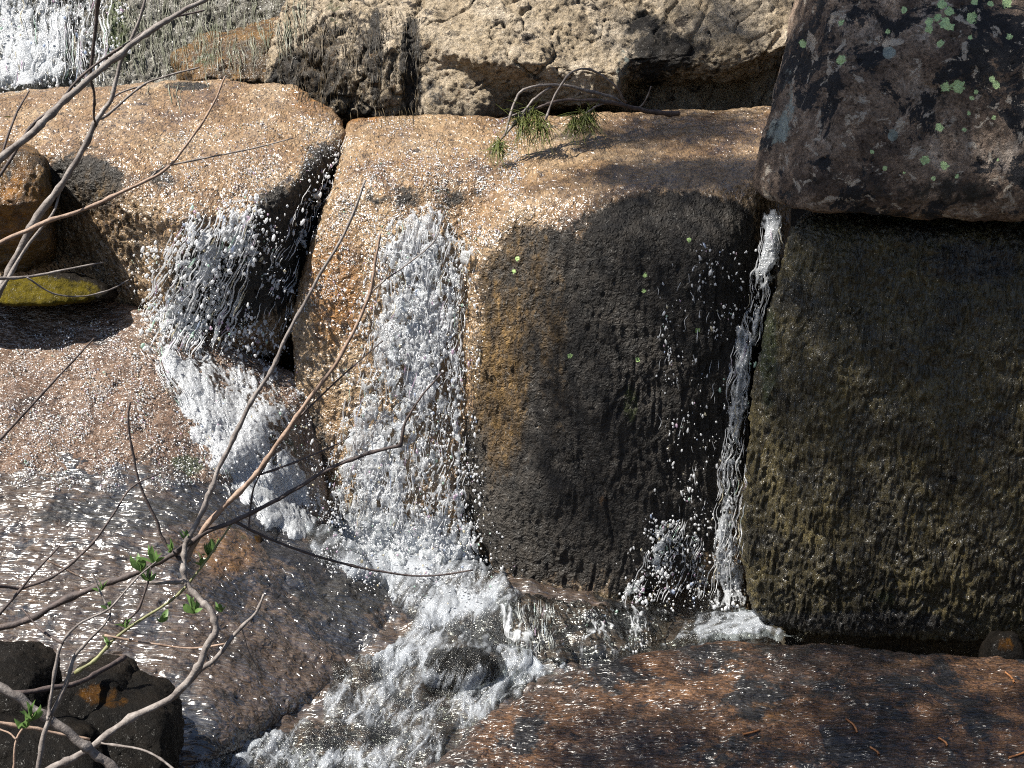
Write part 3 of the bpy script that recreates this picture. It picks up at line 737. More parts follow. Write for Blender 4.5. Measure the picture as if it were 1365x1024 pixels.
def blur2(a, n):
    for _ in range(n):
        p = np.pad(a, 1, mode='edge')
        a = (p[:-2, 1:-1] + p[2:, 1:-1] + p[1:-1, :-2] + p[1:-1, 2:] + 2 * p[1:-1, 1:-1]) / 6
    return a

def sheet(name, poly, mat, flow=(0, 1), step=1.8, soft=18.0, lift=0.03, amp=0.02, cover=0.55, edge=0.0, across=38.0, along=13.0, smooth=10, holes=0.05, seed=0.0,
          bl=(), jump=0.12, parent=None, sunk=0.02, contrast=0.16, lump=0.008, net=0.62, yfix=None):
    """water lying on or falling over the rocks inside a photo polygon: relief in real depth, dens = how white"""
    poly = np.asarray(poly, float)
    x0, y0 = poly.min(0) - 4; x1, y1 = poly.max(0) + 4
    gx = np.arange(x0, x1, step); gy = np.arange(y0, y1, step)
    PX, PY = np.meshgrid(gx, gy)
    px, py = PX.ravel(), PY.ravel()
    sd = poly_sd(px, py, poly)
    jn = fbm(np.stack([px * 0.035, py * 0.02, px * 0 + seed], 1), 3)
    sd = sd + jn * soft * 0.9
    hit, nn = cast(px, py)
    dist = np.linalg.norm(hit - np.array(CAM), axis=1).reshape(PX.shape)
    ds = np.minimum(blur2(dist, smooth), dist + 0.01)
    if yfix:
        d0 = ray(px, py)
        yy = np.interp(py, [a for a, _ in yfix], [b for _, b in yfix]) + 0.02 * jn
        ds = np.minimum((yy / d0[:, 1] * np.linalg.norm(d0, axis=1)).reshape(PX.shape), dist)
        nn = np.tile(np.array([[-0.15, -0.98, 0.1]]), (len(px), 1))
    d = ray(px, py); d /= np.linalg.norm(d, axis=1)[:, None]
    co = np.array(CAM) + d * ds.ravel()[:, None]
    N = np.stack([blur2(nn[:, k].reshape(PX.shape), 4).ravel() for k in range(3)], 1)
    N /= np.linalg.norm(N, axis=1)[:, None] + 1e-9
    fx, fy = np.array(flow, float) / np.hypot(*flow)
    s = (px * fx + py * fy) * 0.0037; t = (-px * fy + py * fx) * 0.0037
    wq = np.stack([t * 9, s * 6, t * 0 + seed], 1)
    q = np.stack([t * across + 0.9 * perlin(wq), s * along + 0.9 * perlin(wq + 7), t * 0 + seed], 1)
    rd = ridge(q, 3); lo = fbm(q * 0.33 + 3, 3)
    ed = sstep(-0.2, 1.0, sd / soft)
    cv = cover * ed + edge * (1 - ed)
    for (bx, by, rx, ry, v) in bl:
        e = np.sqrt(((px - bx) / rx) ** 2 + ((py - by) / ry) ** 2)
        cv = cv + v * (1 - sstep(0.3, 1.1, e))
    val = net * rd + (1 - net) * (0.5 + 0.6 * lo)
    dens = sstep(1 - cv - contrast, 1 - cv + contrast, val)
    h = lift * ed - sunk * (1 - ed) + amp * (rd - 0.5 + 0.9 * lo) + 0.35 * amp * perlin(q * 2.6) + lump * fbm(np.stack([t * 11, s * 7, t * 0 + seed], 1), 2)
    co = co + N * h[:, None]
    keepv = (sd > -soft * 0.25) & ((dens > holes) | (holes <= 0))
    ii = np.arange(len(px)).reshape(PX.shape)
    f = np.stack([ii[:-1, :-1], ii[1:, :-1], ii[1:, 1:], ii[:-1, 1:]], -1).reshape(-1, 4)
    dd = ds.ravel()[f]
    ok = keepv[f].all(1) & ((dd.max(1) - dd.min(1)) < jump)
    f = f[ok]
    used, inv = np.unique(f.ravel(), return_inverse=True)
    return mk_mesh(name, co[used], inv.reshape(-1, 4), mat, parent, True, {'dens': dens[used]})

_b = bmesh.new(); bmesh.ops.create_icosphere(_b, subdivisions=1, radius=1.0)
ICO_V = np.array([v.co[:] for v in _b.verts]); ICO_F = np.array([[v.index for v in f.verts] for f in _b.faces]); _b.free()

def drops(name, poly, n, rmin, rmax, out=0.10, parent=None, dirn=(0.1, -0.1, -1.0), stretch=1.6, seed=1, mat='drops', bias=2.6, up=0.0):
    """flying and clinging water drops over a photo polygon"""
    rg = np.random.default_rng(seed)
    poly = np.asarray(poly, float)
    lo, hi = poly.min(0), poly.max(0)
    px = rg.uniform(lo[0], hi[0], n * 5); py = rg.uniform(lo[1], hi[1], n * 5)
    sd = poly_sd(px, py, poly)
    cl = fbm(np.stack([px * 0.03, py * 0.02, px * 0 + seed], 1), 2)
    ok = (sd > 0) & (rg.random(len(px)) < 0.25 + 1.0 * cl)
    px, py = px[ok][:n], py[ok][:n]
    hit, nn = cast(px, py)
    m = len(px)
    c = hit + nn * (0.004 + out * rg.random(m) ** 2)[:, None]
    c[:, 2] += up * rg.random(m) ** 2
    r = rmin + (rmax - rmin) * rg.random(m) ** bias
    st = 1 + (stretch - 1) * rg.random(m) ** 2
    dv = np.array(dirn) + rg.normal(size=(m, 3)) * 0.25
    dv /= np.linalg.norm(dv, axis=1)[:, None]
    V = ICO_V[None] * r[:, None, None] * (1 + 0.15 * rg.normal(size=(m, len(ICO_V), 1)))
    al = (V * dv[:, None, :]).sum(2)
    V = V + dv[:, None, :] * (al * (st[:, None] - 1))[:, :, None] + c[:, None, :]
    Fc = ICO_F[None] + (np.arange(m) * len(ICO_V))[:, None, None]
    return mk_mesh(name, V.reshape(-1, 3), Fc.reshape(-1, 3), M[mat], parent, True)

def fall(label, px, py, Y):
    return empty('waterfall', tuple(P(px, py, Y)), label, 'waterfall')

def STUFF(o):
    return tag(o, kind='stuff')

def strands(name, poly, n, flow, length=(30, 110), rad=(0.0014, 0.0042), out=(0.01, 0.07), parent=None, seed=1, wob=5.0, steps=9, yfix=None, mat='drops'):
    """thin wavering threads of falling water"""
    rg = np.random.default_rng(seed)
    poly = np.asarray(poly, float); lo, hi = poly.min(0), poly.max(0)
    px = rg.uniform(lo[0], hi[0], n * 5); py = rg.uniform(lo[1], hi[1], n * 5)
    ok = poly_sd(px, py, poly) > 0
    px, py = px[ok][:n], py[ok][:n]
    m = len(px)
    L = rg.uniform(*length, m) * rg.uniform(0.5, 1, m)
    fl = np.array(flow, float); fl /= np.hypot(*fl)
    u = np.linspace(0, 1, steps)
    QX = px[:, None] + fl[0] * L[:, None] * u[None]; QY = py[:, None] + fl[1] * L[:, None] * u[None]
    w1 = perlin(np.stack([QX.ravel() * 0.045, QY.ravel() * 0.035, np.full(QX.size, seed * 3.1)], 1)).reshape(QX.shape)
    w2 = perlin(np.stack([QX.ravel() * 0.12, QY.ravel() * 0.09, np.full(QX.size, seed * 7.7)], 1)).reshape(QX.shape)
    QX = QX + wob * (1.6 * w1 + 0.5 * w2)
    hit, nn = cast(QX.ravel(), QY.ravel())
    dist = np.linalg.norm(hit - np.array(CAM), axis=1).reshape(m, steps)
    k = np.ones(5) / 5
    dist = np.minimum(np.stack([np.convolve(np.pad(r_, 2, mode='edge'), k, 'valid') for r_ in dist]), dist)
    if yfix:
        d0 = ray(QX.ravel(), QY.ravel())
        yy = np.interp(QY.ravel(), [a for a, _ in yfix], [b for _, b in yfix])
        dist = np.minimum((yy / d0[:, 1] * np.linalg.norm(d0, axis=1)).reshape(m, steps), dist)
    of = rg.uniform(*out, m)[:, None]
    d = ray(QX.ravel(), QY.ravel()); d /= np.linalg.norm(d, axis=1)[:, None]
    Pp = (np.array(CAM) + d * (dist - of).ravel()[:, None]).reshape(m, steps, 3)
    V = []; F_ = []; off_ = 0
    for j in range(m):
        if dist[j].max() - dist[j].min() > 0.6:
            continue
        r_ = 0.85 * rng.uniform(*rad) * np.clip(np.sin(np.pi * (0.06 + 0.9 * u)), 0.1, 1) * (0.7 + 0.6 * rng.random(steps))
        v, f = tube(spline(Pp[j], 2), np.interp(np.linspace(0, 1, 2 * steps - 1), u, r_), 5, 0.25, j)
        f = [q for q in f if len(set(q)) == 4]
        V.append(v[:-2]); F_.append(np.array(f) + off_); off_ += len(v) - 2
    return STUFF(mk_mesh(name, np.concatenate(V), np.concatenate(F_), M[mat], parent))

hm = strands('hanging_moss', [(145, -15), (420, -15), (390, 45), (300, 75), (265, 110), (145, 116)], 620, (0.03, 1), (18, 70), (0.001, 0.0032), (0.002, 0.025), None, 61, 4.0, mat='palemoss')
tag(hm, 'pale grey-green wet moss strands hanging down the cliff beside the upper fall', 'moss')
hm = strands('hanging_moss', [(362, 20), (560, 5), (560, 140), (440, 140), (372, 104)], 420, (0.03, 1), (10, 45), (0.001, 0.003), (0.001, 0.012), None, 63, 4.0, mat='darkmoss')
tag(hm, 'dark brown moss threads hanging on the dark left part of the rugged granite cliff', 'moss')
# upper fall
f1 = fall('bright white curtain of falling water in the upper left corner', 60, 128, 9.3)
STUFF(sheet('curtain', [(-30, -30), (140, -30), (132, 60), (120, 112), (40, 126), (-30, 136)], M['water'], (-0.05, 1), 1.7, 16, 0.05, 0.006, 0.54, 0.1, 64, 5, 8, 0.04, 2.0, contrast=0.22, lump=0.004, bl=[(30, 60, 60, 70, .2), (10, 110, 50, 30, .3), (110, 60, 30, 80, -.2)], parent=f1))
STUFF(drops('spray', [(-10, -10), (185, -10), (165, 105), (0, 128)], 900, 0.003, 0.012, 0.12, f1, seed=3))
strands('threads', [(-10, -20), (150, -20), (140, 80), (110, 100), (0, 110)], 420, (0.0, 1), (18, 60), (0.0012, 0.0042), (0.01, 0.08), f1, 65, 4.0)
# left fall
f2 = fall('broken sparkling fall pouring through the cleft left of the big boulder', 300, 470, 6.9)
STUFF(sheet('curtain', [(290, 285), (345, 258), (362, 262), (345, 320), (330, 400), (310, 475), (205, 475), (200, 420), (235, 320)], M['water'], (-0.35, 1), 1.5, 30, 0.05, 0.012, 0.48, 0.05, 40, 16, 12, 0.1, 4.0, contrast=0.10, bl=[(290, 310, 50, 40, .25), (245, 430, 40, 40, .2)], parent=f2))
STUFF(sheet('stream_thread', [(448, 178), (470, 174), (462, 210), (420, 300), (400, 350), (390, 450), (340, 460), (350, 400), (385, 300), (425, 220)], M['water'], (-0.3, 1), 1.5, 14, 0.04, 0.014, 0.34, 0.1, 46, 20, 10, 0.1, 5.0, parent=f2))
strands('threads', [(450, 180), (468, 176), (430, 280), (400, 360), (392, 440), (340, 430), (360, 340), (420, 230)], 110, (-0.4, 1), (8, 34), (0.001, 0.003), parent=f2, seed=33, out=(0.01, 0.12), wob=4.0)
STUFF(drops('spray', [(350, 255), (345, 330), (330, 480), (190, 480), (180, 350), (240, 290)], 1700, 0.002, 0.0105, 0.16, f2, (-0.3, -0.2, -1), 2.2, 6))
STUFF(drops('spray', [(430, 200), (470, 172), (455, 230), (400, 340), (395, 480), (330, 480), (350, 300)], 750, 0.002, 0.0095, 0.16, f2, (-0.3, -0.2, -1), 2.6, 5))
strands('threads', [(350, 262), (345, 330), (325, 400), (325, 450), (205, 450), (200, 380), (240, 290)], 420, (-0.45, 1), (10, 50), (0.0012, 0.0048), parent=f2, seed=31, out=(0.01, 0.12), wob=4.0)
# run across the pink slab
f3 = fall('white streak of water racing down the side of the pink slab', 300, 600, 6.3)
STUFF(sheet('streak', [(165, 448), (215, 455), (330, 455), (400, 480), (410, 560), (440, 700), (420, 735), (350, 705), (290, 640), (250, 570), (210, 505)], M['water'], (0.5, 1), 1.6, 22, 0.022, 0.009, 0.45, 0.1, 44, 18, 8, 0.08, 6.0,
      bl=[(225, 495, 40, 30, .4), (262, 545, 34, 50, .6), (300, 600, 60, 80, .6), (350, 660, 90, 60, .5), (320, 530, 70, 50, .14), (390, 710, 50, 30, .35), (250, 470, 60, 25, .2)], parent=f3))
STUFF(drops('spray', [(60, 420), (400, 470), (430, 700), (330, 700), (250, 600), (150, 560)], 2200, 0.0015, 0.006, 0.05, f3, (0.3, -0.6, -0.6), 1.5, 7))
strands('threads', [(180, 455), (230, 455), (330, 600), (420, 690), (380, 710), (290, 640), (230, 540)], 300, (0.55, 1), (8, 30), (0.001, 0.003), (0.005, 0.03), f3, 37, 4.0)
# middle fall
f4 = fall('tall white fall down the shoulder of the big boulder, in the middle', 540, 720, 6.5)
STUFF(sheet('curtain', [(520, 280), (560, 262), (600, 275), (645, 330), (640, 420), (626, 520), (626, 640), (660, 745), (600, 770), (430, 745), (432, 640), (452, 540), (488, 440), (505, 350)], M['water'], (-0.12, 1), 1.4, 20, 0.05, 0.010, 0.49, 0.12, 44, 14, 8, 0.05, 8.0, contrast=0.12,
      bl=[(555, 330, 40, 50, .22), (555, 450, 60, 130, .3), (500, 610, 50, 90, .28), (590, 600, 26, 60, -.2), (630, 480, 18, 120, -.08), (540, 715, 120, 45, .35)], parent=f4))
STUFF(sheet('curtain', [(525, 300), (565, 290), (600, 330), (585, 480), (560, 600), (620, 730), (460, 740), (445, 640), (475, 520), (505, 420)], M['water'], (-0.2, 1), 1.6, 24, 0.09, 0.012, 0.34, 0.05, 38, 15, 10, 0.12, 9.0, contrast=0.1, parent=f4))
STUFF(drops('spray', [(500, 290), (640, 300), (640, 600), (670, 760), (420, 720), (440, 560)], 3000, 0.002, 0.0075, 0.16, f4, (0, -0.2, -1), 2.6, 9))
strands('threads', [(520, 285), (600, 278), (630, 340), (616, 520), (625, 700), (440, 700), (455, 540), (500, 400)], 560, (-0.14, 1), (10, 48), (0.001, 0.0032), parent=f4, seed=41, out=(0.01, 0.13), wob=4.0)
# thin right fall
RF = [(280, 6.72), (330, 6.62), (420, 6.52), (520, 6.44), (650, 6.38), (815, 6.30)]
f5 = fall('narrow bluish fall in the gap beside the olive wall', 970, 815, 6.2)
STUFF(sheet('curtain', [(1018, 280), (1050, 286), (1026, 400), (1002, 500), (992, 620), (986, 740), (998, 818), (940, 815), (952, 700), (962, 600), (976, 480), (1000, 380)], M['water'], (-0.12, 1), 1.4, 10, 0.05, 0.009, 0.53, 0.2, 46, 16, 24, 0.06, 10.0, contrast=0.2, jump=0.5, yfix=RF,
      bl=[(985, 520, 16, 110, .2), (1030, 310, 20, 40, .3), (970, 760, 25, 60, .1), (1022, 350, 20, 70, .15)], parent=f5))
STUFF(sheet('stream_thread', [(880, 690), (925, 690), (950, 740), (950, 812), (820, 812), (835, 740)], M['water'], (-0.2, 1), 1.5, 22, 0.05, 0.017, 0.38, 0.08, 44, 20, 10, 0.12, 11.0, parent=f5))
STUFF(drops('spray', [(930, 330), (1030, 320), (985, 600), (985, 815), (830, 815), (850, 700), (890, 600), (880, 380)], 800, 0.002, 0.007, 0.12, f5, (-0.1, -0.2, -1), 3.0, 11))
strands('threads', [(1020, 290), (1045, 292), (1000, 500), (985, 770), (945, 770), (968, 500)], 240, (-0.12, 1), (12, 60), (0.001, 0.003), yfix=RF, parent=f5, seed=43, out=(0.01, 0.07))
strands('threads', [(885, 690), (930, 690), (945, 780), (830, 790)], 110, (-0.3, 1), (8, 34), (0.001, 0.003), parent=f5, seed=47, out=(0.01, 0.07), wob=4.0)
STUFF(drops('spray', [(860, 690), (985, 690), (985, 815), (825, 815), (835, 740)], 480, 0.003, 0.0095, 0.10, f5, (-0.1, -0.2, -1), 2.0, 12))
STUFF(drops('spray', [(690, 815), (900, 812), (880, 868), (760, 886), (690, 870)], 260, 0.002, 0.007, 0.03, f5, (-0.1, -0.2, -1), 1.6, 14))
strands('threads', [(870, 350), (960, 340), (960, 690), (880, 690)], 40, (-0.05, 1), (6, 26), (0.001, 0.0026), parent=f5, seed=49, out=(0.005, 0.05), wob=5.0)
# foam at the foot and the stream down to the frame
fo = sheet('foam', [(395, 700), (470, 680), (620, 700), (665, 760), (705, 790), (680, 850), (735, 880), (770, 885), (690, 925), (600, 985), (560, 1040), (230, 1040), (330, 985), (430, 950), (440, 890), (520, 850), (545, 830), (510, 790), (430, 760)],
           M['foam'], (-0.6, 1), 1.6, 16, 0.03, 0.006, 0.56, 0.25, 46, 13, 14, -1, 12.0, contrast=0.45, lump=0.014, net=0.55,
           bl=[(540, 745, 120, 45, .35), (610, 810, 90, 35, .25), (520, 860, 60, 40, .22), (620, 885, 60, 18, -.5), (660, 850, 40, 25, -.35), (430, 990, 110, 22, -.4), (350, 985, 60, 18, .25), (720, 890, 60, 14, .3), (560, 950, 50, 40, -.2), (480, 905, 40, 26, -.35), (640, 832, 32, 22, -.3), (590, 925, 50, 16, -.25), (500, 985, 50, 18, -.3)], jump=0.3)
tag(fo, 'white churning foam below the middle fall running down to the bottom edge', 'foam')
STUFF(drops('spray', [(400, 690), (660, 690), (690, 800), (560, 830), (430, 770)], 1300, 0.002, 0.007, 0.12, fo, (0, -0.2, 0.6), 1.5, 13, up=0.12))
fo2 = sheet('foam', [(875, 868), (900, 835), (940, 812), (990, 808), (1030, 830), (1070, 846), (990, 848), (930, 854)], M['foam'], (-1, 0.3), 1.5, 9, 0.008, 0.005, 0.56, 0.4, 46, 16, 10, -1, 14.0, lump=0.004, contrast=0.42, net=0.5, jump=0.3)
tag(fo2, 'white foam collar at the foot of the thin right fall', 'foam')
cl = sheet('cascade', [(655, 800), (720, 792), (820, 808), (900, 815), (880, 860), (800, 880), (750, 890), (690, 880), (665, 850)], M['clear'], (0.2, 1), 1.5, 12, 0.04, 0.022, 0.28, 0.2, 30, 10, 8, -1, 16.0, jump=0.3,
           bl=[(830, 840, 60, 25, .1), (690, 840, 20, 40, .15)])
tag(cl, 'small clear cascade spilling over the dark green stone', 'cascade')
_th = strands('threads', [(668, 800), (745, 798), (735, 860), (680, 862)], 120, (0.02, 1), (12, 44), (0.001, 0.003), parent=None, seed=53, out=(0.02, 0.05), wob=3.0)
tag(_th, 'fine bluish threads of water dropping beside the small clear cascade', 'cascade')
fo3 = sheet('foam', [(640, 935), (680, 890), (730, 872), (775, 882), (720, 908), (660, 945)], M['foam'], (-1, 0.5), 1.4, 8, 0.012, 0.005, 0.60, 0.3, 46, 16, 8, -1, 18.0, jump=0.3, lump=0.006, contrast=0.42, net=0.5)
tag(fo3, 'thin white foam edge along the upper left rim of the rust-brown rock', 'foam')
# white beads added to imitate sun glints on the wet tops
for lb, poly, n_, sd0 in [('white beads imitating sun glints on the sunlit top of the big square-fronted boulder', [(440, 160), (680, 160), (720, 200), (660, 330), (400, 420), (430, 260)], 4600, 21),
                          ('white beads imitating sun glints on the front lip of the broad orange slab', [(200, 180), (440, 150), (430, 220), (340, 290), (230, 300)], 2000, 22),
                          ('white beads imitating sun glints over the pink slab', [(-10, 470), (120, 420), (230, 500), (290, 640), (200, 660), (-10, 650)], 4200, 23),
                          ('white beads imitating sun glints beside the white streak on the pink slab', [(210, 465), (400, 470), (430, 690), (380, 690), (290, 600)], 1500, 24)]:
    o = STUFF(drops('spray', poly, n_, 0.001, 0.0038, 0.004, None, (0.4, -0.8, -0.3), 2.6, sd0, bias=2.2))
    tag(o, lb, 'spray')
# ------------------------------------------------------------------ twigs
def branch(parent, line, w0, w1, Y0, Y1, mat='bark', name='branch', sides=8):
    """line of photo pixels; widths in photo pixels at the depth Y0..Y1"""
    n = len(line)
    Ys = np.linspace(Y0, Y1, n)
    p = np.array([P(a, b, c) for (a, b), c in zip(line, Ys)])
    path = spline(p, 6)
    sc = np.linspace(Y0, Y1, len(path)) / (FPX * CP) * 1.05
    rad = np.linspace(w0, w1, len(path)) * 0.44 * sc
    jit = np.stack([perlin(np.stack([np.arange(len(path)) * 0.35, np.full(len(path), Y0 * 9.1 + line[0][0] * 0.13 + k), np.zeros(len(path))], 1)) for k in range(3)], 1)
    path = path + jit * rad[:, None] * 0.5
    rad = rad * (1 + 0.32 * (np.random.default_rng(int(abs(line[0][0] * 7 + line[-1][1]))).random(len(path)) > 0.84))
    V, F_ = tube(path, rad, sides, 0.16, line[0][0] * 0.1)
    bm = bmesh.new()
    vv = [bm.verts.new(v) for v in V]
    for f in F_:
        f = list(dict.fromkeys(f))
        bm.faces.new([vv[k] for k in f])
    me = bpy.data.meshes.new(name)
    if parent is not None:
        for v in bm.verts:
            v.co -= parent.location
    bm.to_mesh(me); bm.free()
    me.polygons.foreach_set('use_smooth', np.ones(len(me.polygons), bool))
    me.materials.append(M[mat])
    o = bpy.data.objects.new(name, me)
    o.parent = parent
    col.objects.link(o)
    return o

def leaf_cluster(parent, px, py, Y, size, n, seed, up=(0, 0, 1)):
    rg = np.random.default_rng(seed)
    c = P(px, py, Y)
    V = []; F_ = []
    for k in range(n):
        a = rg.uniform(0, 2 * np.pi); tilt = rg.uniform(0.15, 1.1)
        d = np.array([math.cos(a) * math.sin(tilt), math.sin(a) * math.sin(tilt), math.cos(tilt)])
        d = d + np.array(up) * 0.2; d /= np.linalg.norm(d)
        s = np.cross(d, rg.normal(size=3)); s /= np.linalg.norm(s)
        nrm = np.cross(d, s)
        L = size * rg.uniform(0.6, 1.15); Wd = L * rg.uniform(0.28, 0.42)
        prof = [(0, 0.06), (0.18, 0.5), (0.4, 0.95), (0.6, 1.0), (0.8, 0.66), (0.93, 0.28), (1.0, 0.02)]
        st = len(V)
        for t, wd in prof:
            mid = c + d * L * t - nrm * L * 0.25 * t * t
            V += [mid - s * Wd * 0.5 * wd + nrm * Wd * 0.16 * wd, mid, mid + s * Wd * 0.5 * wd + nrm * Wd * 0.16 * wd]
        for j in range(len(prof) - 1):
            b = st + j * 3
            F_ += [(b, b + 1, b + 4, b + 3), (b + 1, b + 2, b + 5, b + 4)]
    return mk_mesh('leaf_cluster', V, F_, M['leaf'], parent)

# shrub reaching across the upper left
sa = empty('shrub', tuple(P(-20, 420, 2.9)), 'bare grey twigs of a leafless shrub across the upper left corner', 'shrub')
for ln, w0, w1, a, b, m in [
    ([(-60, 255), (0, 213), (50, 170), (75, 145), (120, 105), (160, 72), (195, 45), (235, 20), (272, 0), (310, -18)], 11, 5, 2.7, 2.9, 'bark'),
    ([(-40, 270), (0, 234), (39, 172), (78, 137), (117, 94), (187, 47), (219, 27), (273, 14)], 5, 2.2, 2.75, 2.95, 'dark_bark'),
    ([(136, -30), (131, 0), (127, 39), (121, 98), (126, 129), (125, 156), (129, 168)], 6, 2.5, 2.85, 2.95, 'dark_bark'),
    ([(-30, 440), (0, 385), (23, 340), (51, 289), (90, 234), (113, 195), (129, 160), (148, 133), (160, 86), (172, 59), (191, 12), (196, -15)], 11, 3, 2.9, 3.0, 'bark'),
    ([(129, 160), (145, 152), (172, 128), (195, 111), (234, 98), (266, 90)], 4, 2, 2.96, 3.05, 'bark'),
    ([(121, 168), (152, 129), (195, 113)], 3, 2, 2.96, 3.05, 'bark'),
    ([(-40, 338), (0, 324), (59, 297), (117, 277), (176, 250), (219, 227), (250, 191), (281, 145), (300, 102)], 7, 2.2, 2.8, 3.0, 'tan_bark'),
    ([(200, 238), (219, 223), (273, 211), (332, 199), (391, 184)], 3, 1.6, 2.93, 3.0, 'bark'),
    ([(-10, 405), (8, 375), (39, 324), (70, 285), (82, 250)], 6, 3, 2.85, 2.95, 'bark'),
    ([(-30, 372), (0, 371), (39, 369), (90, 359), (137, 350)], 6, 2, 2.75, 2.85, 'bark'),
    ([(36, 370), (70, 391), (109, 395), (145, 387), (172, 373)], 2.6, 1.6, 2.77, 2.9, 'bark'),
    ([(2, 207), (20, 156), (39, 121)], 3.5, 2, 2.8, 2.9, 'dark_bark'),
    ([(-30, 610), (0, 586), (44, 538), (82, 497), (126, 451)], 5.5, 2.2, 2.7, 2.8, 'dark_bark')]:
    branch(sa, ln, w0, w1, a, b, m)

# budding shrub, lower left
sb = empty('shrub', tuple(P(60, 1060, 2.75)), 'bare branching shrub with a few fresh green leaf tufts, lower left', 'shrub')
HUB = 3.0
for ln, w0, w1, a, b, m in [
    ([(40, 1045), (69, 1024), (110, 1004), (164, 964), (226, 931), (256, 902), (274, 865), (287, 840), (281, 814), (263, 796), (248, 774), (245, 749), (248, 723), (263, 697), (278, 661), (292, 625), (315, 576), (335, 535), (362, 494), (379, 453), (400, 415), (430, 360), (460, 310), (487, 240)], 13, 3.5, 2.75, 3.2, 'bark'),
    ([(250, 748), (252, 738), (278, 697), (325, 650), (350, 620), (384, 572), (418, 524), (449, 483), (476, 432), (494, 388), (500, 350), (507, 310)], 9, 3, 3.0, 3.15, 'tan_bark'),
    ([(-40, 842), (0, 836), (37, 827), (73, 807), (121, 785), (175, 767), (219, 745), (248, 727), (278, 708), (314, 694), (358, 672), (398, 650), (435, 627), (487, 606), (536, 593)], 11, 5, 2.9, 3.12, 'dark_bark'),
    ([(534, 594), (541, 562), (562, 528), (589, 497)], 5, 2, 3.12, 3.15, 'dark_bark'),
    ([(345, 634), (401, 613), (442, 596), (466, 582)], 3.4, 1.8, 3.05, 3.12, 'dark_bark'),
    ([(395, 560), (446, 511), (480, 480), (511, 454)], 3, 1.6, 3.08, 3.12, 'dark_bark'),
    ([(488, 400), (506, 379), (545, 351), (580, 320), (592, 281)], 2.6, 1.6, 3.12, 3.2, 'bark'),
    ([(312, 695), (350, 714), (405, 736), (460, 752), (514, 763), (569, 768), (631, 760)], 5, 2.4, 3.04, 3.2, 'dark_bark'),
    ([(248, 750), (235, 740), (219, 723), (209, 695), (188, 651), (178, 610), (171, 565), (173, 536)], 6, 3, 3.0, 3.06, 'dark_bark'),
    ([(332, 706), (333, 688), (338, 651), (356, 617)], 3.6, 2, 3.05, 3.08, 'dark_bark'),
    ([(232, 930), (263, 898), (292, 873), (314, 844), (340, 818), (352, 792)], 9, 3.4, 2.85, 2.95, 'bark'),
    ([(322, 838), (326, 850), (332, 869), (349, 902)], 2, 1.4, 2.92, 2.95, 'bark'),
    ([(139, 847), (201, 858), (256, 864), (303, 858)], 3.4, 3, 2.9, 2.92, 'tan_bark'),
    ([(99, 898), (131, 876), (153, 851), (190, 825), (234, 796), (263, 763), (289, 727), (310, 697)], 6, 2.6, 2.85, 3.04, 'green_bark'),
    ([(183, 776), (212, 777), (246, 776)], 5, 6, 3.0, 3.0, 'bark'),
    ([(161, 833), (183, 814), (194, 785), (201, 760), (200, 735)], 4, 2.4, 2.9, 2.95, 'dark_bark'),
    ([(62, 747), (95, 763), (121, 776)], 2.4, 2.6, 2.9, 2.92, 'tan_bark')]:
    branch(sb, ln, w0, w1, a, b, m)
sd_ = 300
for (lx, ly, s_, n_, yy) in [(135, 790, 0.035, 5, 2.9), (146, 860, 0.03, 4, 2.9), (188, 762, 0.05, 7, 2.93), (206, 752, 0.05, 7, 2.93), (228, 737, 0.04, 6, 2.98), (278, 742, 0.05, 6, 3.02), (268, 755, 0.045, 5, 3.02), (249, 720, 0.03, 4, 3.0), (258, 818, 0.05, 6, 3.0),
                           (296, 816, 0.035, 5, 3.0), (216, 830, 0.035, 4, 2.95), (146, 812, 0.03, 4, 2.9), (168, 838, 0.035, 4, 2.9), (200, 775, 0.04, 4, 2.93)]:
    sd_ += 1
    leaf_cluster(sb, lx, ly, yy, s_ * 0.92, n_ + 1, sd_)

# second shrub growing at the very left
sc_ = empty('shrub', tuple(P(40, 1080, 2.5)), 'thin forked shrub growing in the bottom left corner with one leaf tuft', 'shrub')
for ln, w0, w1, a, b, m in [
    ([(45, 1060), (51, 1024), (62, 968), (88, 913), (99, 876), (121, 851), (146, 822), (139, 800), (121, 763)], 9, 2.4, 2.55, 2.75, 'bark'),
    ([(64, 960), (66, 942), (77, 876), (86, 851), (110, 829), (146, 811), (183, 770), (208, 749)], 6, 2.4, 2.58, 2.75, 'bark'),
    ([(84, 858), (55, 840), (29, 811)], 4, 2.4, 2.64, 2.7, 'dark_bark'),
    ([(10, 1050), (18, 1024), (22, 986), (44, 953)], 5, 3, 2.5, 2.55, 'tan_bark'),
    ([(22, 986), (10, 976), (-10, 970)], 3, 2.5, 2.53, 2.55, 'tan_bark'),
    ([(-30, 845), (0, 818), (40, 770), (80, 727)], 6, 2.8, 2.6, 2.7, 'dark_bark'),
    ([(-30, 782), (0, 782), (37, 782), (84, 760), (124, 723), (153, 683), (175, 650), (215, 630)], 6, 2, 2.6, 2.85, 'dark_bark')]:
    branch(sc_, ln, w0, w1, a, b, m)
for (lx, ly, s_, n_) in [(40, 962, 0.042, 6), (36, 970, 0.04, 5)]:
    sd_ += 1
    leaf_cluster(sc_, lx, ly, 2.54, s_, n_, sd_)

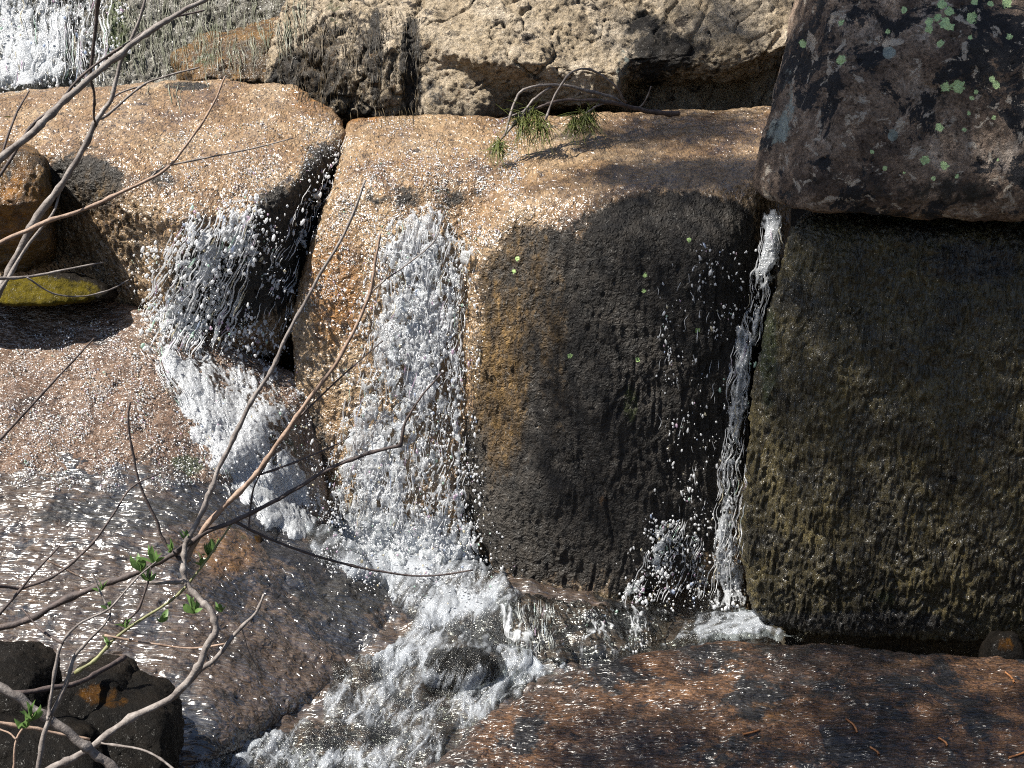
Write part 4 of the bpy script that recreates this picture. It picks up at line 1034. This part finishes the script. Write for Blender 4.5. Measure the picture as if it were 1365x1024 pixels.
# dead limbs lying on the bank
for ln, w0, w1, a, b, m, lb in [
    ([(-60, 885), (0, 917), (37, 939), (84, 971), (121, 1001), (153, 1024), (190, 1055)], 15, 13, 2.7, 2.72, 'bark', 'thick pale grey dead limb slanting through the bottom left corner'),
    ([(-40, 955), (0, 964), (44, 971), (73, 977), (120, 985)], 6, 4, 2.75, 2.8, 'tan_bark', 'thin tan dead stick lying almost level in the bottom left corner'),
    ([(18, 924), (95, 913), (130, 897), (168, 875)], 8, 7, 4.25, 4.6, 'dark_bark', 'dark waterlogged stick lying across the stones at the bank'),
    ([(135, 990), (142, 992), (194, 1001), (230, 1024), (260, 1050)], 3, 4, 2.8, 2.7, 'bark', 'thin grey twig hanging over the black wet stone')]:
    p0 = empty('dead_limb', tuple(P(*ln[0], a)), lb, 'dead branch')
    branch(p0, ln, w0, w1, a, b, m, 'limb')

# fallen pine branch on the ledge
fp, _n = cast(np.array([880.0]), np.array([152.0]))
fb = empty('fallen_branch', tuple(fp[0]), 'dead pine branch with green needle tufts lying on the ledge under the pale boulder', 'branch')
for ln, w0, w1, a, b, m in [
    ([(905, 152), (870, 150), (840, 143), (815, 137), (781, 134), (752, 134), (727, 140), (702, 151), (671, 182)], 7, 3, 7.55, 7.25, 'dark_bark'),
    ([(833, 136), (831, 133), (820, 115), (796, 97), (777, 92), (759, 99), (740, 127), (727, 160)], 3.5, 2.6, 7.55, 7.2, 'bark'),
    ([(830, 140), (815, 130), (781, 121), (752, 114), (715, 115), (695, 122), (684, 141), (673, 180)], 5, 3, 7.55, 7.2, 'bark'),
    ([(750, 114), (737, 116), (718, 127), (702, 144), (671, 183)], 4, 3, 7.45, 7.22, 'bark'),
    ([(722, 142), (702, 147), (668, 160)], 2.6, 2, 7.35, 7.25, 'bark'),
    ([(812, 137), (809, 137), (795, 142), (781, 151)], 3.5, 2, 7.5, 7.35, 'bark'),
    ([(850, 146), (860, 135), (868, 115)], 2.4, 1.4, 7.55, 7.5, 'bark'),
    ([(671, 182), (660, 195), (655, 205)], 3, 2, 7.22, 7.15, 'dark_bark')]:
    branch(fb, ln, w0, w1, a, b, m, 'twig', 6)

def needles(parent, px, py, Y, size, n, seed, dirn):
    rg = np.random.default_rng(seed)
    c = P(px, py, Y); V = []; F_ = []
    for k in range(n):
        d = np.array(dirn) + rg.normal(size=3) * 0.55; d /= np.linalg.norm(d)
        s = np.cross(d, rg.normal(size=3)); s /= np.linalg.norm(s); t = np.cross(d, s)
        L = size * rg.uniform(0.55, 1.1); o_ = c + rg.normal(size=3) * size * 0.12; w_ = 0.0019
        st = len(V)
        for u, r_ in ((0, 1.0), (0.5, 1.0), (1, 0.3)):
            m_ = o_ + d * L * u + np.array([0, 0, -0.12 * L * u * u])
            V += [m_ + s * w_ * r_, m_ - s * w_ * 0.5 * r_ + t * w_ * 0.87 * r_, m_ - s * w_ * 0.5 * r_ - t * w_ * 0.87 * r_]
        for j in range(2):
            b = st + 3 * j
            F_ += [(b, b + 1, b + 4, b + 3), (b + 1, b + 2, b + 5, b + 4), (b + 2, b, b + 3, b + 5)]
    return mk_mesh('needle_tuft', V, F_, M['needle'], parent)
for k, (a, b, Y, s_) in enumerate([(697, 158, 7.25, .14), (722, 162, 7.25, .13), (778, 153, 7.38, .13), (712, 150, 7.3, .10), (786, 150, 7.4, .10), (665, 190, 7.18, .10), (766, 160, 7.35, .10)]):
    needles(fb, a, b, Y, s_ * 1.15, 62, 400 + k, (-0.15 + 0.1 * (k % 3), -0.4, -0.8))

# fallen pine needles lying on the dome
rg = np.random.default_rng(77)
for k, (a, b, c_, d_) in enumerate([(1160, 998, 1172, 1008), (1340, 898, 1352, 912), (1345, 1012, 1372, 1000), (1128, 960, 1142, 978), (990, 980, 1012, 974), (1250, 985, 1262, 996)]):
    h, n_ = cast(np.array([a, (a + c_) / 2 + 3, c_], float), np.array([b, (b + d_) / 2, d_], float))
    h = h + n_ * 0.006
    path = spline(h, 4)
    V, F_ = tube(path, np.full(len(path), 0.0045), 5)
    F_ = [f for f in F_ if len(set(f)) == 4]
    o = mk_mesh('fallen_twig', V, F_, M['deadneedle'])
    tag(o, 'short reddish fallen twig lying on the rust-brown rock', 'twig', 'reddish twigs scattered on the rust-brown rock')

# ------------------------------------------------------------------ pine beside the falls, beyond the frame: its boughs shade the right side
rg = np.random.default_rng(5)
tr_base = np.array([4.6, 9.6, 2.6])
pine = empty('pine_tree', tuple(tr_base), 'tall pine behind the falls whose boughs shade the rocks on the right', 'tree')
trunk_p = spline(np.array([tr_base, tr_base + (0.1, 0, 4.0), tr_base + (0.25, -0.1, 8.0), tr_base + (0.3, -0.2, 12.0)]), 5)
V, F_ = tube(trunk_p, np.linspace(0.26, 0.06, len(trunk_p)), 12)
mk_mesh('trunk', V, [f for f in F_ if len(set(f)) == 4], M['dark_bark'], pine)
S = np.array(SUN_TO)
cl_c = []
def shade(px, py, Y, rx, ry, n, tlo=5.5, thi=8.5):
    """boughs standing between the sun and this patch of rock"""
    for _ in range(n):
        a = rg.uniform(-1, 1); b = rg.uniform(-1, 1)
        p = P(px + rx * a, py + ry * b, Y)
        cl_c.append(p + S * rg.uniform(tlo, thi))
SHADE_PATCHES = [(1190, 150, 6.0, 190, 170, 78), (1040, 150, 6.3, 40, 150, 26), (930, 250, 6.9, 120, 40, 44), (890, 180, 7.5, 110, 26, 26), (960, 160, 7.7, 60, 20, 8), (910, 60, 8.3, 80, 50, 12), (960, 420, 6.4, 60, 120, 8), (830, 520, 6.4, 90, 260, 16), (1160, 560, 5.85, 200, 220, 26), (1260, 400, 5.9, 90, 70, 8), (1030, 868, 5.45, 220, 10, 16), (1230, 930, 5.0, 170, 12, 16), (1080, 1008, 4.75, 300, 14, 32), (740, 985, 4.9, 60, 20, 3)]
for a in SHADE_PATCHES:
    shade(*a)
V = []; F_ = []
for c in cl_c:
    m = 46
    d = rg.normal(size=(m, 3)); d[:, 2] *= 0.55; d /= np.linalg.norm(d, axis=1)[:, None]
    o_ = c + rg.normal(size=(m, 3)) * (0.13, 0.13, 0.06)
    sdv = np.cross(d, rg.normal(size=(m, 3))); sdv /= np.linalg.norm(sdv, axis=1)[:, None]
    L = rg.uniform(0.08, 0.16, (m, 1)); wd = 0.007
    st = len(V) * 4
    V.append(np.stack([o_ - sdv * wd, o_ + sdv * wd, o_ + d * L + sdv * wd * 0.4, o_ + d * L - sdv * wd * 0.4], 1))
V = np.concatenate(V).reshape(-1, 3)
mk_mesh('crown', V, np.arange(len(V)).reshape(-1, 4), M['needle'], pine, smooth=False)
for c in cl_c[::6]:
    h = np.clip(c[2] + 0.6, tr_base[2] + 3, tr_base[2] + 11)
    b0 = tr_base + np.array([0.25, -0.1, h - tr_base[2]])
    path = spline(np.array([b0, (b0 + c) / 2 + (0, 0, 0.25), c]), 4)
    V, F_ = tube(path, np.linspace(0.035, 0.006, len(path)), 5)
    mk_mesh('bough', V, [f for f in F_ if len(set(f)) == 4], M['dark_bark'], pine)
